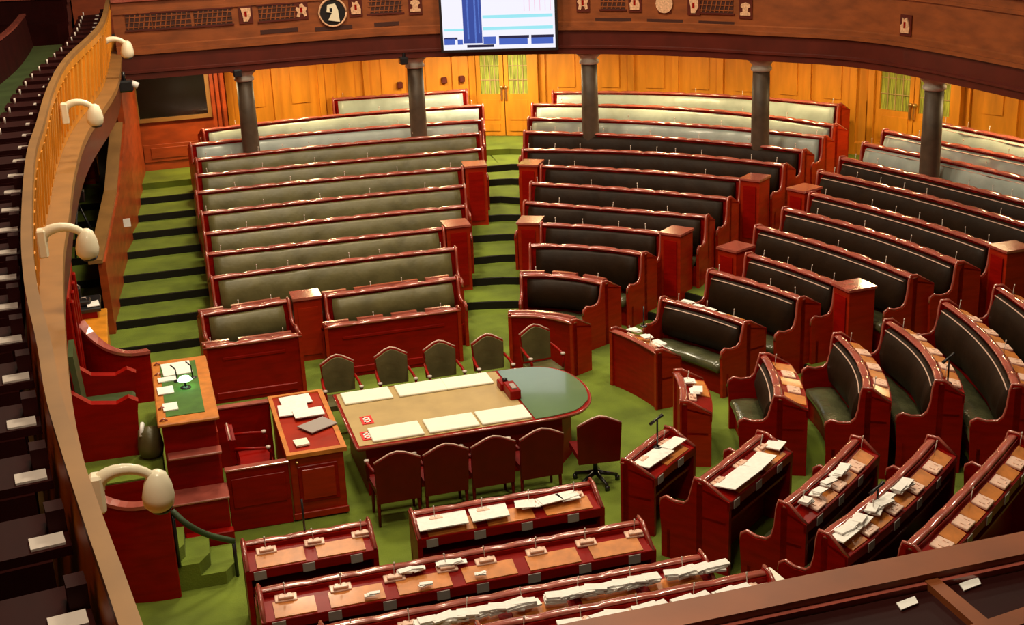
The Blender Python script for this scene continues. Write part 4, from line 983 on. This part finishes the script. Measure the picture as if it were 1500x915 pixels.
row_papers((6, 4), 4, .20, .12, .75, 9, 'crumpled white papers on the bottommost desk', .19, .12, .06, 'papers on the bottommost desk', .02)
row_papers((5, 3), 3, .12, .35, .95, 5, 'white papers along the third desk of the lower right block', .17, .12, .04, 'papers in the lower right block')
row_papers((5, 4), 4, .10, .45, .98, 8, 'white papers along the fourth desk of the lower right block', .18, .12, .05, 'papers in the lower right block, fourth desk')
wide((1092, 842), (1128, 832), (22, 18), 1.17, 'large cream sheet at the right end of the bottommost desk', m='blot')
wide((925, 680), (962, 655), (26, 6), .78, 'white sheet on the desk nearest the right end of the table, near half')
wide((966, 655), (988, 640), (18, 4), .79, 'cream sheet on the desk nearest the right end of the table, far half')
wide((1045, 712), (1085, 682), (32, 6), .94, 'large white sheet on the second desk of the lower right block, near one')
wide((1088, 682), (1110, 662), (28, 6), .94, 'white sheet on the second desk of the lower right block, middle one')
wide((1118, 655), (1128, 643), (24, 5), .94, 'white sheet on the second desk of the lower right block, far one')
wide((1212, 786), (1235, 768), (24, 10), 1.23, 'large curled white sheet at the near end of the fourth desk, lower right block')
papers(1004, 552, 1025, 580, .79, 2, 'white papers on the small desk right of the table', .18, .12, 'papers on the small desk')
papers(920, 480, 975, 508, .79, 3, 'white papers on the free standing desk', .2, .1, 'papers on the free standing desk')
papers(1000, 440, 1080, 470, .95, 5, 'small papers on top of the second row desk of the right block', .16, .08, 'papers on the second row desk')

# ------------------------------------------------------------------ near gallery : rail and desk behind it
def nb(name, pts, z0, z1, m, label=None, parent=None):
    b = MB(); b.prism(pts, z0, z1); o = b.build(name, m, parent)
    return o
g = MB(); g.prism([(-.3, 3.26), (5.2, 3.30), (5.2, 3.42), (-.3, 3.40)], 4.86, 4.95); g.prism([(-.3, 3.30), (5.2, 3.32), (5.2, 3.38), (-.3, 3.36)], 3.9, 4.86)
struct(g.build('trim_12', 'gal'), 'broad brown rail of the near gallery across the lower right corner')
g = MB(); g.prism([(-.3, 3.24), (5.2, 3.28), (5.2, 3.30), (-.3, 3.26)], 4.905, 4.925); g.prism([(-.3, 3.40), (5.2, 3.42), (5.2, 3.43), (-.3, 3.41)], 4.90, 4.94)
struct(g.build('trim_13', 'rail'), 'bright beading along the near gallery rail')
t = thing('gallery_desk_counter', 'dark red desk counter behind the near gallery rail, bottom right corner', 'desk', (2.2, 3.0, 3.96))
MB().prism([(-.3, 2.6), (5.2, 2.64), (5.2, 3.275), (-.3, 3.235)], 4.87, 4.905).build('writing_top', 'upperwood', t)
MB().prism([(-.3, 2.6), (5.2, 2.64), (5.2, 2.70), (-.3, 2.66)], 3.96, 4.87).build('front_board', 'upperwood', t)
a, b2 = at(1358, 842, 4.72), at(1455, 915, 4.72)
MB().plate([at(1350, 846, 4.93), at(1368, 841, 4.93), at(1470, 925, 4.93), at(1446, 930, 4.93)], (0, 0, -.04)).build('divider', 'gal', t)
MB().plate([at(1400, 922, 4.94), at(1560, 868, 4.94), at(1560, 890, 4.94), at(1420, 942, 4.94)], (0, 0, -.05)).build('front_ledge', 'gal', t)
for i, (x, y) in enumerate(((1420, 853), (1328, 881))):
    A, B, C2, D2 = at(x-15, y+3, 4.908), at(x+12, y-7, 4.908), at(x+17, y+3, 4.908), at(x-8, y+13, 4.908)
    o = MB().plate([A, B, C2, D2], (0, 0, .004)).build('paper_slip', 'white', loc=tuple(A)); tag(o, ['larger white paper slip on the dark counter at bottom right', 'smaller white paper slip on the dark counter, left of the brown divider'][i], 'paper')

SC.view_settings.view_transform = 'Standard'; SC.view_settings.look = 'None'; SC.view_settings.gamma = 1
SC.view_settings.use_curve_mapping = False; SC.view_settings.exposure = 0.08
